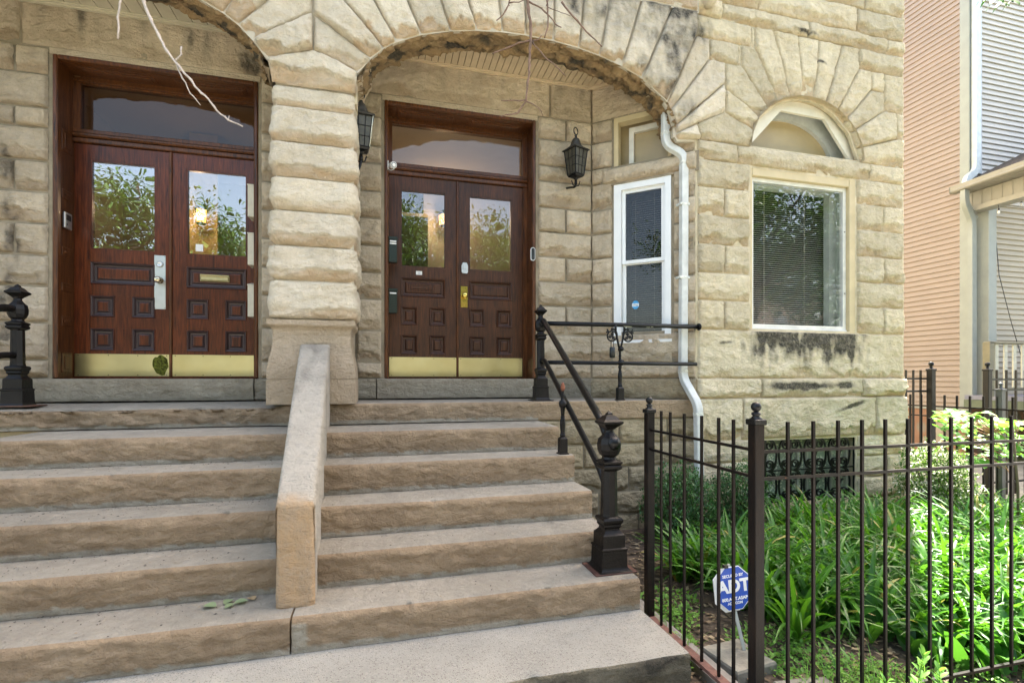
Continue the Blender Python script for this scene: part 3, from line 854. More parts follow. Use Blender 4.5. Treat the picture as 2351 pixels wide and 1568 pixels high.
fs=[(i*4+k,i*4+k+1,(i+1)*4+k+1,(i+1)*4+k) for i in range(len(prof)-1) for k in range(3)]
pb.add(vs,fs,0,(0,0,0)); pb.add(ringrect(.452,.045),[(0,1,2,3)])
pb.build('pier_plinth',[PLINTH],house)

# --- porch floor slab
fl=MB()
def wornL(x):
    a=max(0,min(1,(-.72-x)/.12)); b=.018*nz(x*2.2,1,9)+.012*nz(x*7,2,9)+.006*nz(x*20,3,9)
    return (a*(.055+b),-a*(.028+.4*b))
slab_block(fl,-3.2,PXc-.004,YF-.02,YW+.2,-.362,Z0,amp=.016,bull=.02,sd=21,wave=wornL,res=.016)
slab_block(fl,PXc+.004,1.31,YF,YW+.2,-.362,Z0,amp=.010,bull=.02,sd=22)
slab_block(fl,1.312,2.93,YF+.0,YW+.2,-.362,Z0-.002,amp=.003,bull=.012,sd=23,mortf=False)
fl.build('porch_floor',[SAND,TREAD],house)
# side wall below the porch floor right of the stairs
sw=MB(); so=MB(); FS=plane_frame(YF+.03)
for a,b,c in [(-.60,-.365,(1.55,2.1,2.6)),(-.815,-.60,(1.75,1.95,2.4)),(-1.04,-.815,(1.5,2.2)),(-1.25,-1.04,(1.9,2.6)),(-1.5,-1.25,(1.6,2.3))]:
    course(sw,so,FS,1.0,2.93,a,b,c,amp=.02,joint=.007)
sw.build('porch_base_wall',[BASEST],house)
so.box(1.0,2.93,YF+.06,YF+.5,-1.6,-.37); so.build('base_mortar',[MORTG],house)
# ------------------------------------------------------------------ doors
def frame_rect(mb,x0,x1,z0,z1,w,y0,y1,mi=0,col=(0,0,0)):
    mb.box(x0,x0+w,y0,y1,z0,z1,mi,col); mb.box(x1-w,x1,y0,y1,z0,z1,mi,col)
    mb.box(x0+w,x1-w,y0+.0005,y1,z0,z0+w,mi,col); mb.box(x0+w,x1-w,y0+.0005,y1,z1-w,z1,mi,col)
def panel(mb,x0,x1,z0,z1,grey):
    """raised and fielded panel with mouldings in the opening x0..x1,z0..z1"""
    F0=YL-.022
    lv=[(0,F0-.001),(.006,F0-.008),(.016,F0-.002),(.026,F0+.016),(.040,F0+.018),(.052,F0+.006),(.058,F0+.004)]
    rings=[[(x0+o,y,z0+o),(x1-o,y,z0+o),(x1-o,y,z1-o),(x0+o,y,z1-o)] for o,y in lv]
    for k in range(len(rings)-1):
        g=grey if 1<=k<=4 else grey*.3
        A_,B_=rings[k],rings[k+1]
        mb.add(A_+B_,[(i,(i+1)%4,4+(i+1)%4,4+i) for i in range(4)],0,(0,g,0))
    mb.add(rings[-1],[(0,1,2,3)],0,(0,0,0))
LEVS=[(.244,.439),(.5375,.724),(.821,1.017)]
def leaf(x0,x1,matw,grey,gm=None,name='entrance_door'):
    w=x1-x0; st=.118; mb=MB(); F0,F1=YL-.022,YL+.022
    a,b=x0+st,x1-st; m0=x0+w*.41; m1=x0+w*.59
    mb.box(x0,a,F0,F1,.006,2.03); mb.box(b,x1,F0,F1,.006,2.03)
    for z0,z1 in ((.006,.244),(.439,.5375),(.724,.821),(1.017,1.125),(1.897,2.03)): mb.box(a,b,F0+.0012,F1,z0,z1)
    for z0,z1 in LEVS[:2]:
        mb.box(m0,m1,F0+.0018,F1,z0,z1); panel(mb,a,m0,z0,z1,grey); panel(mb,m1,b,z0,z1,grey)
    panel(mb,a,b,LEVS[2][0],LEVS[2][1],grey)
    frame_rect(mb,a,b,1.125,1.897,.010,F0+.004,F1,0,(0,.1,0))
    # panels' backs
    mb.box(a,b,F1-.006,F1,.244,1.017)
    d=mb.build(name,[matw],house)
    g=MB(); g.box(a+.010,b-.010,YL-.004,YL+.002,1.135,1.887)
    g.build('glass_pane',[gm],d)
    k=MB(); k.box(x0+.004,x1-.004,F0-.004,F0-.0005,.02,.2157,bev=.001)
    for i in range(4):
        for z in (.032,.203): k.lathe((x0+.03+(w-.06)*i/3,F0-.004,z),[(.004,0),(.004,.0015),(.001,.003)],8,1,ax=Matrix.Rotation(R(90),3,'X'))
    k.build('kick_plate',[BRASS,IRON],d)
    return d,a,b,F0
AX90=Matrix.Rotation(R(90),3,'X')
def doorway(x0,x1,l0,lm,l1,matw,tg):
    fr=MB()
    # outer staff moulding at the wall face
    for xa,xb in ((x0,x0+.034),(x1-.034,x1)):
        fr.box(xa,xb,YW-.006,YW+.05,0,DT,bev=.008); 
    fr.box(x0+.034,x1-.034,YW-.006,YW+.05,DT-.036,DT,bev=.008)
    # panelled reveals
    for xa,xb,s in ((x0+.004,x0+.022,1),(x1-.022,x1-.004,-1)):
        fr.box(xa,xb,YW+.05,YL-.02,0,DT-.02)
        xf=xb if s>0 else xa
        zs=[.05,.24,.44,.54,.73,.82,1.02,1.12,1.5,1.6,1.9,2.1,2.55]
        for i in range(0,len(zs)-1,2):
            fr.box(xf,xf+s*.007,YW+.07,YL-.05,zs[i],zs[i+1]-.02,bev=.003)
            fr.box(xf+s*.006,xf+s*.012,YW+.10,YL-.08,zs[i]+.03,zs[i+1]-.05,bev=.003)
    fr.box(x0+.02,x1-.02,YW+.05,YL-.02,DT-.035,DT-.01)
    xm=(x0+x1)/2
    for a,b in ((x0+.12,xm-.08),(xm+.08,x1-.12)):
        frame_rect(fr,a,b,0,0,0,0,0) if False else None
        fr.box(a,b,YW+.085,YL-.06,DT-.042,DT-.034,bev=.003); fr.box(a+.03,b-.03,YW+.11,YL-.085,DT-.05,DT-.04,bev=.003)
    # jamb at the leaf plane, transom bar and transom sash
    fr.box(x0+.022,l0-.002,YL-.03,YL+.05,0,DT-.035); 
    if l1<x1-.03: fr.box(l1+.002,x1-.022,YL-.03,YL+.05,0,DT-.035)
    fr.box(x0+.022,x1-.022,YL-.045,YL+.05,2.035,2.075,bev=.006)
    fr.box(x0+.022,x1-.022,YL-.065,YL+.05,2.078,2.115,bev=.012)
    fr.box(x0+.022,x1-.022,YL-.035,YL+.05,2.117,2.155,bev=.004)
    fr.box(x0+.022,x0+.075,YL-.028,YL+.03,2.155,2.60); fr.box(x1-.075,x1-.022,YL-.028,YL+.03,2.155,2.60)
    fr.box(x0+.075,x1-.075,YL-.027,YL+.03,2.545,2.61)
    for k in range(3): fr.box(x0+.03,x1-.03,YL-.045+.008*k,YL-.02,2.56+.014*k,2.573+.014*k,bev=.003)
    fr.box(lm-.012,lm+.012,YL-.036,YL-.02,.01,2.033,bev=.005)   # astragal
    fr.box(x0+.02,x1-.02,YL-.04,YL+.03,-.003,.007)
    o=fr.build('door_frame',[matw],house)
    g=MB(); g.box(x0+.072,x1-.072,YL-.004,YL+.002,2.15,2.55); g.build('transom_pane',[tg],o)
    return o
doorway(DL0,DL1,-2.585,-1.852,-1.115,WOODF,GLASSD)
doorway(DR0,DR1,.045,.735,1.437,WOODF,GLASSD2)
dA,a0,b0,F0=leaf(-2.583,-1.856,WOOD,.8,GLASS); dB,a1,b1,_=leaf(-1.848,-1.117,WOOD,.75,GLASS3)
dC,a2,b2,_=leaf(.047,.731,WOOD2,.22,GLASS2); dD,a3,b3,_=leaf(.739,1.435,WOOD2,.22,GLASS2)
# hardware left door
h=MB(); h.box(-1.982,-1.893,F0-.005,F0-.0005,.62,1.10,bev=.001)
for x in (-1.976,-1.899):
    for z in (.63,.87,1.09): h.lathe((x,F0-.005,z),[(.003,0),(.002,.002)],8,1,ax=AX90)
h.build('lock_plate',[STEEL,IRON],dA)
h=MB(); h.lathe((-1.937,F0-.005,.875),[(.030,0),(.030,.004),(.014,.010),(.012,.03),(.022,.038),(.030,.05),(.028,.062),(.018,.07),(.001,.072)],24,0,ax=AX90,smooth=True)
h.build('knob',[simple('worn_brass_knob',(.55,.47,.33),.25,1)],dA)
h=MB(); h.lathe((-1.937,F0-.005,1.02),[(.027,0),(.026,.008),(.018,.014),(.016,.012),(.001,.012)],24,0,ax=AX90,smooth=True); h.box(-1.939,-1.935,F0-.019,F0-.016,1.012,1.028); h.build('deadbolt',[STEEL],dA)
h=MB(); h.box(-1.685,-1.33,F0-.012,F0+.006,.885,.955,bev=.003) if False else None
h=MB(); h.box(-1.62,-1.375,F0-.010,F0+.008,.885,.952,bev=.004); h.box(-1.612,-1.383,F0-.020,F0-.010,.893,.932,bev=.005); h.box(-1.618,-1.377,F0-.016,F0-.009,.935,.949,bev=.003); h.build('mail_slot',[simple('tarnished_brass',(.60,.50,.27),.35,1,.15)],dB)
h=MB(); h.box(-1.66,-1.60,YL-.010,YL-.0045,1.16,1.225); h.build('paper_notice',[PAPER],dB)
# hardware right door
h=MB(); h.box(.768,.842,F0-.004,F0-.0005,.735,.955,bev=.002); h.build('push_plate',[BRASSB],dD)
h=MB(); h.lathe((.806,F0-.004,.855),[(.026,0),(.024,.006),(.012,.012),(.011,.03),(.020,.036),(.028,.048),(.026,.06),(.014,.066),(.001,.066)],24,0,ax=AX90,smooth=True); h.build('knob',[BRASSB],dD)
h=MB(); h.prism([(.784,1.085),(.834,1.085),(.842,1.10),(.842,1.165),(.828,1.195),(.790,1.195),(.776,1.165),(.776,1.10)],plane_frame(F0),.0005,.022); h.box(.79,.828,F0-.026,F0-.021,1.125,1.18,bev=.003); h.build('keypad_lock',[STEEL],dD)
h=MB(); h.box(.315,.375,F0-.003,F0-.0008,1.048,1.085); 
for k in range(3): h.box(.332,.358,F0-.0034,F0-.0029,1.056+.008*k,1.059+.008*k,1)
h.build('paper_label',[PAPER,simple('grey_ink',(.35,.35,.36),.8)],dC)
h=MB(); h.box(.24,.50,F0+.0,F0+.012,.885,.955,bev=.004); h.box(.262,.478,F0-.006,F0+.002,.902,.938,bev=.006); h.build('mail_slot',[WOOD2],dC)

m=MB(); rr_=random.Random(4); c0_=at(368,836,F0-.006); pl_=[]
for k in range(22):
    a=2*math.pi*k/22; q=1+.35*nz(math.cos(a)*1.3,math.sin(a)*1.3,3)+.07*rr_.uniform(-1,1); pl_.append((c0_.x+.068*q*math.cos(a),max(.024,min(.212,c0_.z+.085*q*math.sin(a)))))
m.prism(pl_,plane_frame(F0-.0042),0,.0006); m.build('worn_reflection_patch',[simple('worn_plant_reflection',(.09,.11,.02),.25,.7,.9,50)],dA)  # worn patch; the plant's green reflection is painted into its colour
# vestibules behind the doors
def vest(x0,x1,back=6.5):
    v=MB(); t=.03
    v.box(x0-t,x0,YL+.1,back,-.01,2.75); v.box(x1,x1+t,YL+.1,back,-.01,2.75)
    v.box(x0,x1,back,back+t,-.01,2.75); v.box(x0,x1,YL+.1,back,2.72,2.75); v.box(x0,x1,YL+.1,back,-.04,-.01)
    for z in (.3,1.1,2.3): v.box(x0,x1,back-.02,back,z,z+.05)
    return v.build('vestibule',[TANIN],house)
vest(DL0-.25,DL1+.2); vest(DR0-.25,DR1+.25,6.9)
inn=MB()
p=at(935,458,6.8); inn.box(p.x-.2,p.x+.22,6.84,6.885,p.z-.15,p.z+.12); p=at(940,545,6.8)
inn.box(p.x-.2,p.x+.25,6.84,6.885,p.z-.5,p.z+.3); inn.build('inner_door_light',[DARKIN],house)
EM=bpy.data.materials.new('lamp_glow'); EM.use_nodes=True; nt=EM.node_tree; nt.nodes.clear(); o_=N(nt,'ShaderNodeOutputMaterial'); e_=N(nt,'ShaderNodeEmission'); e_.inputs[0].default_value=(1,.46,.10,1); e_.inputs[1].default_value=.5; L(nt,e_.outputs[0],o_.inputs[0])
def sconce(P,label,pw):
    t=thing('wall_sconce',label,'wall lamp',tuple(P),'lit sconces inside the vestibules')
    f=MB(); x,y,z=P
    f.lathe(P,[(.03,.12),(.06,.10),(.062,.085),(.05,.085)],20,0,smooth=True); f.tube([(x,y,z+.1),(x,y+.03,z+.17),(x,y+.12,z+.15),(x,y+.12,z+.02)],.008)
    for k in range(4):
        a=k*math.pi/2+.4; f.tube([(x+.052*math.cos(a),y+.052*math.sin(a),z+.09),(x+.045*math.cos(a),y+.045*math.sin(a),z-.06)],.004,6)
    f.lathe(P,[(.05,-.06,0),(.045,-.068,0)],20,0); f.build('bracket',[IRON],t)
    s=MB(); s.lathe(P,[(.040,-.055,4),(.046,.08,4)],16,0,rot=.4); s.build('lamp_shade',[EM],t)
    l=bpy.data.lights.new('sconce_light','POINT'); l.energy=pw; l.color=(1,.68,.40); l.shadow_soft_size=.05
    lo=bpy.data.objects.new('sconce_light',l); COL.objects.link(lo); lo.location=(0,-.09,.0); lo.parent=t
SC1=at(462,500,6.0); sconce(SC1,'lit amber sconce seen through the glass of the reddish left entrance','14') if False else None
sconce(SC1,'lit amber sconce seen through the glass of the reddish left entrance',1.2)
wbk=MB(); wbk.box(SC1.x-.16,SC1.x+.12,SC1.y+.125,SC1.y+.16,-.01,2.7); wbk.build('vestibule_partition',[simple('amber_wall',(.62,.45,.2),.7)],house)
sconce(at(1018,508,6.75),'lit orange sconce glowing behind the left leaf glass of the darker entrance',1.8)

# ------------------------------------------------------------------ windows
def slats(mb,fr,s0,s1,t0,t1,h,pitch=.021,w=.022,tilt=.55,sag=0):
    z=t0
    c,s_=math.cos(tilt)*w/2,math.sin(tilt)*w/2
    while z<t1:
        mb.add([fr(s0,z-s_,h+c),fr(s1,z-s_,h+c),fr(s1,z+s_,h-c),fr(s0,z+s_,h-c)],[(0,1,2,3)]); z+=pitch
    for q in (.28,.74):
        x=s0+(s1-s0)*q; mb.add([fr(x-.0015,t0,h+c+.001),fr(x+.0015,t0,h+c+.001),fr(x+.0015,t1,h+c+.001),fr(x-.0015,t1,h+c+.001)],[(0,1,2,3)])
# bay window
w=MB(); zb=.425; zt_=2.10
w.box(WL,WL+.045,YF+.005,YF+.07,zb,zt_,bev=.004); w.box(WR-.09,WR,YF+.0,YF+.07,zb-.03,zt_,bev=.006); w.box(WL+.045,WR-.09,YF+.003,YF+.07,zt_-.085,zt_,bev=.005)
bw=w.build('window_casing',[TANP],house)
w=MB(); sx0,sx1=WL+.047,WR-.092; sz0,sz1=zb+.015,zt_-.087
frame_rect(w,sx0,sx1,sz0+.07,sz1,.038,YF+.04,YF+.085); 
w.box(sx0,sx1,YF+.012,YF+.09,sz0,sz0+.036,bev=.004); w.box(sx0,sx1,YF+.026,YF+.09,sz0+.037,sz0+.072,bev=.004)
for x in (sx0+.019,sx1-.019):
    for z in (.9,1.55): w.lathe((x,YF+.04,z),[(.006,0),(.005,.006),(.002,.008)],8,1,ax=AX90)
w.build('storm_frame',[WHITED,IRON],bw)
w=MB(); w.box(sx0+.03,sx1-.03,YF+.055,YF+.059,sz0+.09,sz1-.03); w.build('pane',[GLASSW],bw)
w=MB(); frame_rect(w,sx0-.02,sx1+.02,zb,zt_-.02,.10,YF+.17,YF+.24); w.box(WL+.01,WL+.03,YF+.085,YF+.22,zb,zt_); w.box(WR-.075,WR-.05,YF+.085,YF+.22,zb,zt_); w.box(WL,WR,YF+.085,YF+.22,zt_-.06,zt_-.04); w.box(WL,WR,YF+.085,YF+.2,zb,zb+.03)
w.build('inner_sash',[GREENW],bw)
w=MB(); slats(w,plane_frame(YF+.275),sx0+.05,sx1-.02,zb+.06,zt_-.08,0,.0225,.022,.5); w.build('blind',[BLIND],bw)
w=MB(); w.box(WL-.3,WR+.3,YF+1.6,YF+1.7,-.1,2.2); w.box(WL-.3,WL-.25,YF+.25,YF+1.6,-.1,2.2); w.box(WR+.25,WR+.3,YF+.25,YF+1.6,-.1,2.2); w.box(WL-.3,WR+.3,YF+.25,YF+1.6,2.14,2.2); w.box(WL-.3,WR+.3,YF+.25,YF+1.6,-.15,-.1); w.build('room_interior',[DARKIN],house)
# arched light over it
def Bq(cx,cy,Y):
    p=at(1689.7+.13667*cx,214.3+.13667*cy,Y); return (p.x,p.z)
w=MB(); Yb=YF+.07; fb_=plane_frame(Yb)
AC,AW,AH=4.19,.715,.585
def arcpt(t,aw=AW,ah=AH,z0=2.285): return (AC+aw*math.cos(t),z0+ah*math.sin(t))
trap=[Bq(1900,1110,Yb),Bq(1480,430,Yb),Bq(760,290,Yb),Bq(235,870,Yb)]
def edge_on_trap(t):
    # intersection of ray from centre bottom with trapezoid
    o=(AC,2.29); d=(math.cos(t),math.sin(t)); best=None
    seg=[(trap[0],trap[1]),(trap[1],trap[2]),(trap[2],trap[3])]
    for (x1,y1),(x2,y2) in seg:
        ex,ey=x2-x1,y2-y1; D=d[0]*ey-d[1]*ex
        if abs(D)<1e-9: continue
        k=((x1-o[0])*ey-(y1-o[1])*ex)/D; m=((x1-o[0])*d[1]-(y1-o[1])*d[0])/D
        if k>0 and -1e-3<=m<=1.001: best=k if best is None else min(best,k)
    return (o[0]+d[0]*best,o[1]+d[1]*best) if best else arcpt(t)
ths=sorted([math.pi*i/60 for i in range(1,60)]+[math.atan2(q[1]-2.29,q[0]-AC) for q in trap if q[1]>2.29])
out=[arcpt(t,AW+.03,AH+.03) for t in ths]; inn_=[edge_on_trap(t) for t in ths]
inn_=[(x,max(2.29,z)) for x,z in inn_]
for dz in (0,.03):
    w.strip([fb_(x,z,-dz) for x,z in out],[fb_(x,z,-dz) for x,z in inn_],smooth=False)
w.strip([fb_(x,z,0) for x,z in inn_],[fb_(x,z,-.03) for x,z in inn_],smooth=False)
w.box(AC-.70,AC+.70,YF+.03,YF+.2,2.262,2.315)
fan=w.build('fanlight_surround',[simple('fanlight_paint',(.72,.68,.56),.6,0,.08)],house)
w=MB(); Y2=YF+.21; f2=plane_frame(Y2)
n=40; o1=[arcpt(math.pi*i/n,.80,.66) for i in range(n+1)]; i1_=[(AC-.06+.62*math.cos(math.pi*i/n),2.285+.46*math.sin(math.pi*i/n)) for i in range(n+1)]
w.strip([f2(x,z,0) for x,z in o1],[f2(x,z,0) for x,z in i1_],smooth=False)
w.strip([f2(x,z,0) for x,z in i1_],[f2(x,z,-.05) for x,z in i1_])
w.strip([fb_(x,z,-.03) for x,z in [arcpt(math.pi*i/n,.74,.61) for i in range(n+1)]],[f2(x,z,0) for x,z in [arcpt(math.pi*i/n,.74,.61) for i in range(n+1)]])
w.box(AC-.8,AC+.8,YF+.08,Y2+.06,2.26,2.285)
w.build('inner_frame',[GREENW],fan)
w=MB(); w.add([f2(x,z,-.04) for x,z in i1_],[list(range(n+1))]); w.build('pane',[FROST],fan)
# reveal of the arch in stone
w=MB(); w.strip([fb_(x,z,.12) for x,z in [arcpt(math.pi*i/n,.70,.575) for i in range(n+1)]],[fb_(x,z,-.02) for x,z in [arcpt(math.pi*i/n,.70,.575) for i in range(n+1)]],col=(0,.5,.0)); w.build('arch_reveal',[LIME],house)
# canted side window
def Cb(mb,s0,s1,h0,h1,t0,t1,mi=0): cbox(mb,s0,s1,h0,h1,t0,t1,mi)
w=MB(); fwd=.075
Cb(w,ws0,ws0+fwd,-.06,.012,wb,wt); Cb(w,ws1-fwd*.8,ws1,-.06,.012,wb,wt); Cb(w,ws0+fwd,ws1-fwd*.8,-.06,.010,wt-.075,wt); Cb(w,ws0+fwd,ws1-fwd*.8,-.06,.010,wb,wb+.05)
Cb(w,ws0-.01,ws1+.01,-.02,.03,wb-.03,wb-.001)
cwn=w.build('window_frame',[WHITE],house)
w=MB(); a,b=ws0+fwd,ws1-fwd*.8; zm=(wb+wt)/2-.02
def sash(mb,z0,z1,h,t=.035):
    Cb(mb,a+.003,a+.003+t,h-.03,h,z0,z1); Cb(mb,b-.003-t,b-.003,h-.03,h,z0,z1); Cb(mb,a+t,b-t,h-.03,h-.001,z0,z0+t); Cb(mb,a+t,b-t,h-.03,h-.001,z1-t,z1)
sash(w,wb+.05,zm+.02,-.045); sash(w,zm-.005,wt-.075,-.018)
w.build('sash',[WHITE],cwn)
w=MB(); Cb(w,a+.02,b-.02,-.063,-.060,wb+.07,zm); Cb(w,a+.02,b-.02,-.035,-.032,zm,wt-.09); w.build('pane',[GLASSV],cwn)
w=MB(); slats(w,FC,a+.01,b-.01,wb+.07,wt-.09,-.10,.0225,.022,.5); w.build('blind',[simple('dark_blind_slat',(.30,.27,.20),.6)],cwn)
w=MB(); Cb(w,a-.1,b+.1,-.9,-.85,wb-.1,wt+.1); w.build('room_interior',[DARKIN],house)
# small upper window
w=MB(); Cb(w,us0,us0+.045,-.10,.005,ub,ut); Cb(w,us0+.045,us1,-.10,.004,ut-.05,ut); Cb(w,us0+.045,us1,-.10,.0,ub,ub+.02); Cb(w,us1-.03,us1,-.1,0,ub,ut)
uw=w.build('window_casing',[simple('tan_paint',(.56,.46,.27),.6,0,.1)],house)
w=MB(); a2_,b2_=us0+.05,us1-.03
Cb(w,a2_+.07,a2_+.12,-.20,-.14,ub+.02,ut-.06); Cb(w,a2_+.12,b2_,-.2,-.141,ut-.115,ut-.06); Cb(w,a2_+.12,b2_,-.2,-.142,ub+.02,ub+.05); Cb(w,a2_-.01,a2_+.07,-.2,-.199,ub,ut)
w.build('sash',[WHITED],uw)
w=MB(); Cb(w,a2_-.1,b2_+.1,-.19,-.185,ub,ut); w.build('pane',[FROST],uw)
# basement window with scroll grille
gy=YF+.02
w=MB(); frame_rect(w,BL-.02,BR+.01,-1.26,-.595,.045,YF+.10,YF+.16)
for x in (3.80,4.18,4.30,4.62): w.box(x,x+.022,YF+.105,YF+.14,-1.25,-.6)
w.box(BL,BR,YF+.106,YF+.14,-.86,-.845)
bwn=w.build('basement_window',[simple('pale_sash',(.45,.45,.37),.6)],house)
w=MB(); w.box(BL,BR,YF+.13,YF+.14,-1.25,-.6)
gl,nt,b=mat('wired_basement_glass'); vd,vc=tex(nt,70,kind='V'); sp=N(nt,'ShaderNodeSeparateColor'); L(nt,vc,sp.inputs[0])
L(nt,mix(nt,ramp(nt,sp.outputs[0],[(.78,(0,0,0)),(.9,(1,1,1))]),(.28,.34,.25),(.85,.85,.65)),b.inputs['Base Color']); b.inputs['Roughness'].default_value=.35
w.build('pane',[gl],bwn)
w=MB()
def flat_bar(pts,mb,r=.0055,d=.009): mb.tube([(x,gy,z) for x,z in pts],1,sect=[(-r,-d),(r,-d),(r,d),(-r,d)],up=(0,1,0),smooth=False)
def spiral(cx,cz,r0,r1,t0,turns,n=26):
    out=[]
    for i in range(n+1):
        q=i/n; t=t0+turns*2*math.pi*q; r=r0+(r1-r0)*q
        out.append((cx+r*math.cos(t),cz+r*math.sin(t)))
    return out
cols=[3.70,4.01,4.32,4.63]; 
for x in cols: w.box(x-.009,x+.009,gy-.009,gy+.009,-1.25,-.605)
for z in (-1.245,-.93,-.612): w.box(BL,BR,gy-.006,gy+.006,z-.007,z+.007)
w.box(BL-.0,BL+.018,gy-.008,gy+.01,-1.25,-.6); w.box(BR-.022,BR-.002,gy-.008,gy+.01,-1.25,-.6)
for x in cols:
    for (za,zb_) in ((-1.24,-.935),(-.925,-.62)):
        for s in (1,-1):
            hgt=zb_-za; cz=za+.085
            # big C: from stem near top, out, down and curl in at the bottom
            pts=[(x+s*.008,zb_-.05)]+[(x+s*(.075+.065*math.sin(q)*1.0),za+hgt*.5+(.5*hgt-.0)*math.cos(q)*.98) for q in [i*math.pi/14 for i in range(0,15)]]
            cur=spiral(x+s*.055,za+.055,.055,.012,-math.pi/2,1.6*s*1.0)
            flat_bar(pts[1:],w); flat_bar(cur,w)
            cur=spiral(x+s*.052,zb_-.055,.050,.012,math.pi/2,-1.4*s); flat_bar(cur,w)
            flat_bar([(x,za+hgt*.42),(x+s*.02,za+hgt*.55),(x+s*.05,za+hgt*.62)],w)
w.build('scroll_grille',[IRON],bwn)

# ------------------------------------------------------------------ stairs
st=thing('stone_staircase','broad sandstone front steps with grey treads and rough brown risers','stairs',(0,2.4,GZ))
TZ=[-.371,-.545,-.730,-.903,-1.074]; TY=[3.586,3.275,2.970,2.685,2.388]; BZ=[-.545,-.730,-.903,-1.074,-1.236]
backs=[YF+.06]+[y+.03 for y in TY[:-1]]
for i in range(5):
    def mk(x0,x1,sd,am,k=i):
        m=MB(); slab_block(m,x0,x1,TY[k],backs[k],BZ[k]+.002,TZ[k],amp=am,bull=.022,sd=sd,res=.014); m.build('step',[SAND,TREAD],st)
    if i<4: mk(-2.32,-.475,40+i,.0105); mk(-.43,1.31,50+i,.009)
    else:
        mk(-2.4,-.408,60,.010); mk(-.400,1.33,61,.009)
# mortar core under the steps
m=MB()
for i in range(5): m.box(-2.3,1.29,TY[i]+.03,YF+.1,BZ[i]-.3 if i==4 else BZ[i]-.02,TZ[i]-.03)
m.build('core',[MORTG],st)
# sloping cheek wall between the flights
m=MB()
def cheek():
    secs=[] # along length: (yc, xl, xr, ztop, zbot)
    n=46; vs=[];cs=[]
    top0=Vector((0,4.06,.262)); brk=Vector((0,2.515,-.57))
    path=[]
    for k in range(30): q=k/29; path.append((4.06+(2.515-4.06)*q,.262+(-.57-.262)*q,q,0))
    for k in range(1,5): a=math.pi/2*k/4*.9; path.append((2.515-.022*math.sin(a),-.57-.022*(1-math.cos(a))*1.0-.004*k,1,k/4))
    for k in range(1,16): path.append((2.493,-.59-(1.077-.59)*k/15,1,1))
    ring=[]
    for (y,z,q,f) in path:
        xl=-.622+(-.489+.622)*q; xr=-.405+(-.3187+.405)*q
        g=.020
        row=[]
        for j,(xo,dz) in enumerate([(0,-1),(0,-g),(g*.3,-g*.3),(g,0)]): row.append((xl+xo,dz))
        for j in range(1,8): row.append((xl+g+(xr-xl-2*g)*j/8,0))
        for xo,dz in [(-g,0),(-g*.3,-g*.3),(0,-g),(0,-1)]: row.append((xr+xo,dz))
        R_=[]
        for xo,dz in row:
            nse=.006*fb(xo*9,y*6+z*9,2,4)
            if dz==-1:
                if f==0: R_.append(Vector((xo,y,max(-1.077,z-.75))))
                elif f<1: R_.append(Vector((xo,2.53,-1.077)))
                else: R_.append(Vector((xo,2.53,z)))
            else:
                if f<1: R_.append(Vector((xo+nse*.4,y,z+dz+nse)))
                else: R_.append(Vector((xo+nse*.4,y-dz+nse,z)))
            warm=1.0 if f>.3 else max(0,min(1,(q-.985)*40+nz(xo*20,y*20)))
            cs.append((.1,warm,max(0,.42*(1-q*1.6)+.6*fb(xo*7,y*3,7,4)) if q<.55 and f==0 else 0))
        vs+=R_; m_=len(R_)
    n_=len(path)
    fs=[(i*m_+j,i*m_+j+1,(i+1)*m_+j+1,(i+1)*m_+j) for i in range(n_-1) for j in range(m_-1)]
    m.add(vs,fs,0,cs,True)
    m.add([vs[0],vs[m_-1],vs[m_-1]+Vector((0,0,-.5)),vs[0]+Vector((0,0,-.5))],[(0,1,2,3)])
cheek(); m.build('cheek_wall',[CHEEK],st)
# concrete landing at the foot
ld=MB()
def ldw(x): return (-.02*nz(x*1.5,4,4)-.008*nz(x*8,4,4),0)
slab_block(ld,-3.0,1.333,1.945,2.46,GZ-.15,-1.236,amp=.012,bull=.010,sd=77,wave=ldw,mortf=False,soot=lambda x,z:max(0,.35+fb(x*3,z*8,5,4)*1.2))
land=ld.build('landing',[CONCD,CONC],None); tag(land,'speckled concrete slab below the bottom sandstone step','landing',kind=None)
# debris on the steps
db=MB(); rnd=random.Random(5)
for k in range(1000):
    i=rnd.choice([1,2,3,4,4,3,2]); x=rnd.uniform(-2.2,-.66) if rnd.random()<.85 else rnd.uniform(-.4,1.2)
    y=rnd.uniform(TY[i]+.03,backs[i]-.05); y=backs[i]-.04-(backs[i]-.05-TY[i])*rnd.random()**1.8
    z=TZ[i]+.003; r=rnd.uniform(.0015,.0045); a=rnd.uniform(0,6.3)
    c,s=math.cos(a)*r*rnd.uniform(1,2.2),math.sin(a)*r
    db.add([(x-c,y-s,z),(x+s*.6,y-c*.5,z),(x+c,y+s,z+.001),(x-s*.6,y+c*.5,z+r*.6)],[(0,1,2,3)],0 if rnd.random()<.85 else 1)
tag(db.build('leaf_crumbs',[simple('dark_crumb',(.05,.042,.035),.9),simple('tan_crumb',(.4,.3,.18),.9)]),'tiny dark seed and leaf crumbs scattered over the grey treads','debris',kind='stuff')
def dryleaf(x,y,z,s,rot,label,mt):
    m=MB(); pts=[];
    for k in range(9):
        q=k/8; wv=math.sin(math.pi*q)**.7*.38*s
        pts.append([(q-.5)*s,wv,q])
    vs=[]
    c,sn=math.cos(rot),math.sin(rot)
    for px,wv,q in pts:
        for sd_ in (-1,0,1):
            X=px;Yy=sd_*wv; Z=.006+abs(sd_)*wv*.5+.012*s*10*abs(q-.5)**2
            vs.append((x+X*c-Yy*sn,y+X*sn+Yy*c,z+Z))
    m.add(vs,[(i*3+j,i*3+j+1,(i+1)*3+j+1,(i+1)*3+j) for i in range(8) for j in range(2)],0,(.6,.2,0),True)
    tag(m.build('fallen_leaf',[mt]),label,'leaf','curled leaves lying on the bottom step')
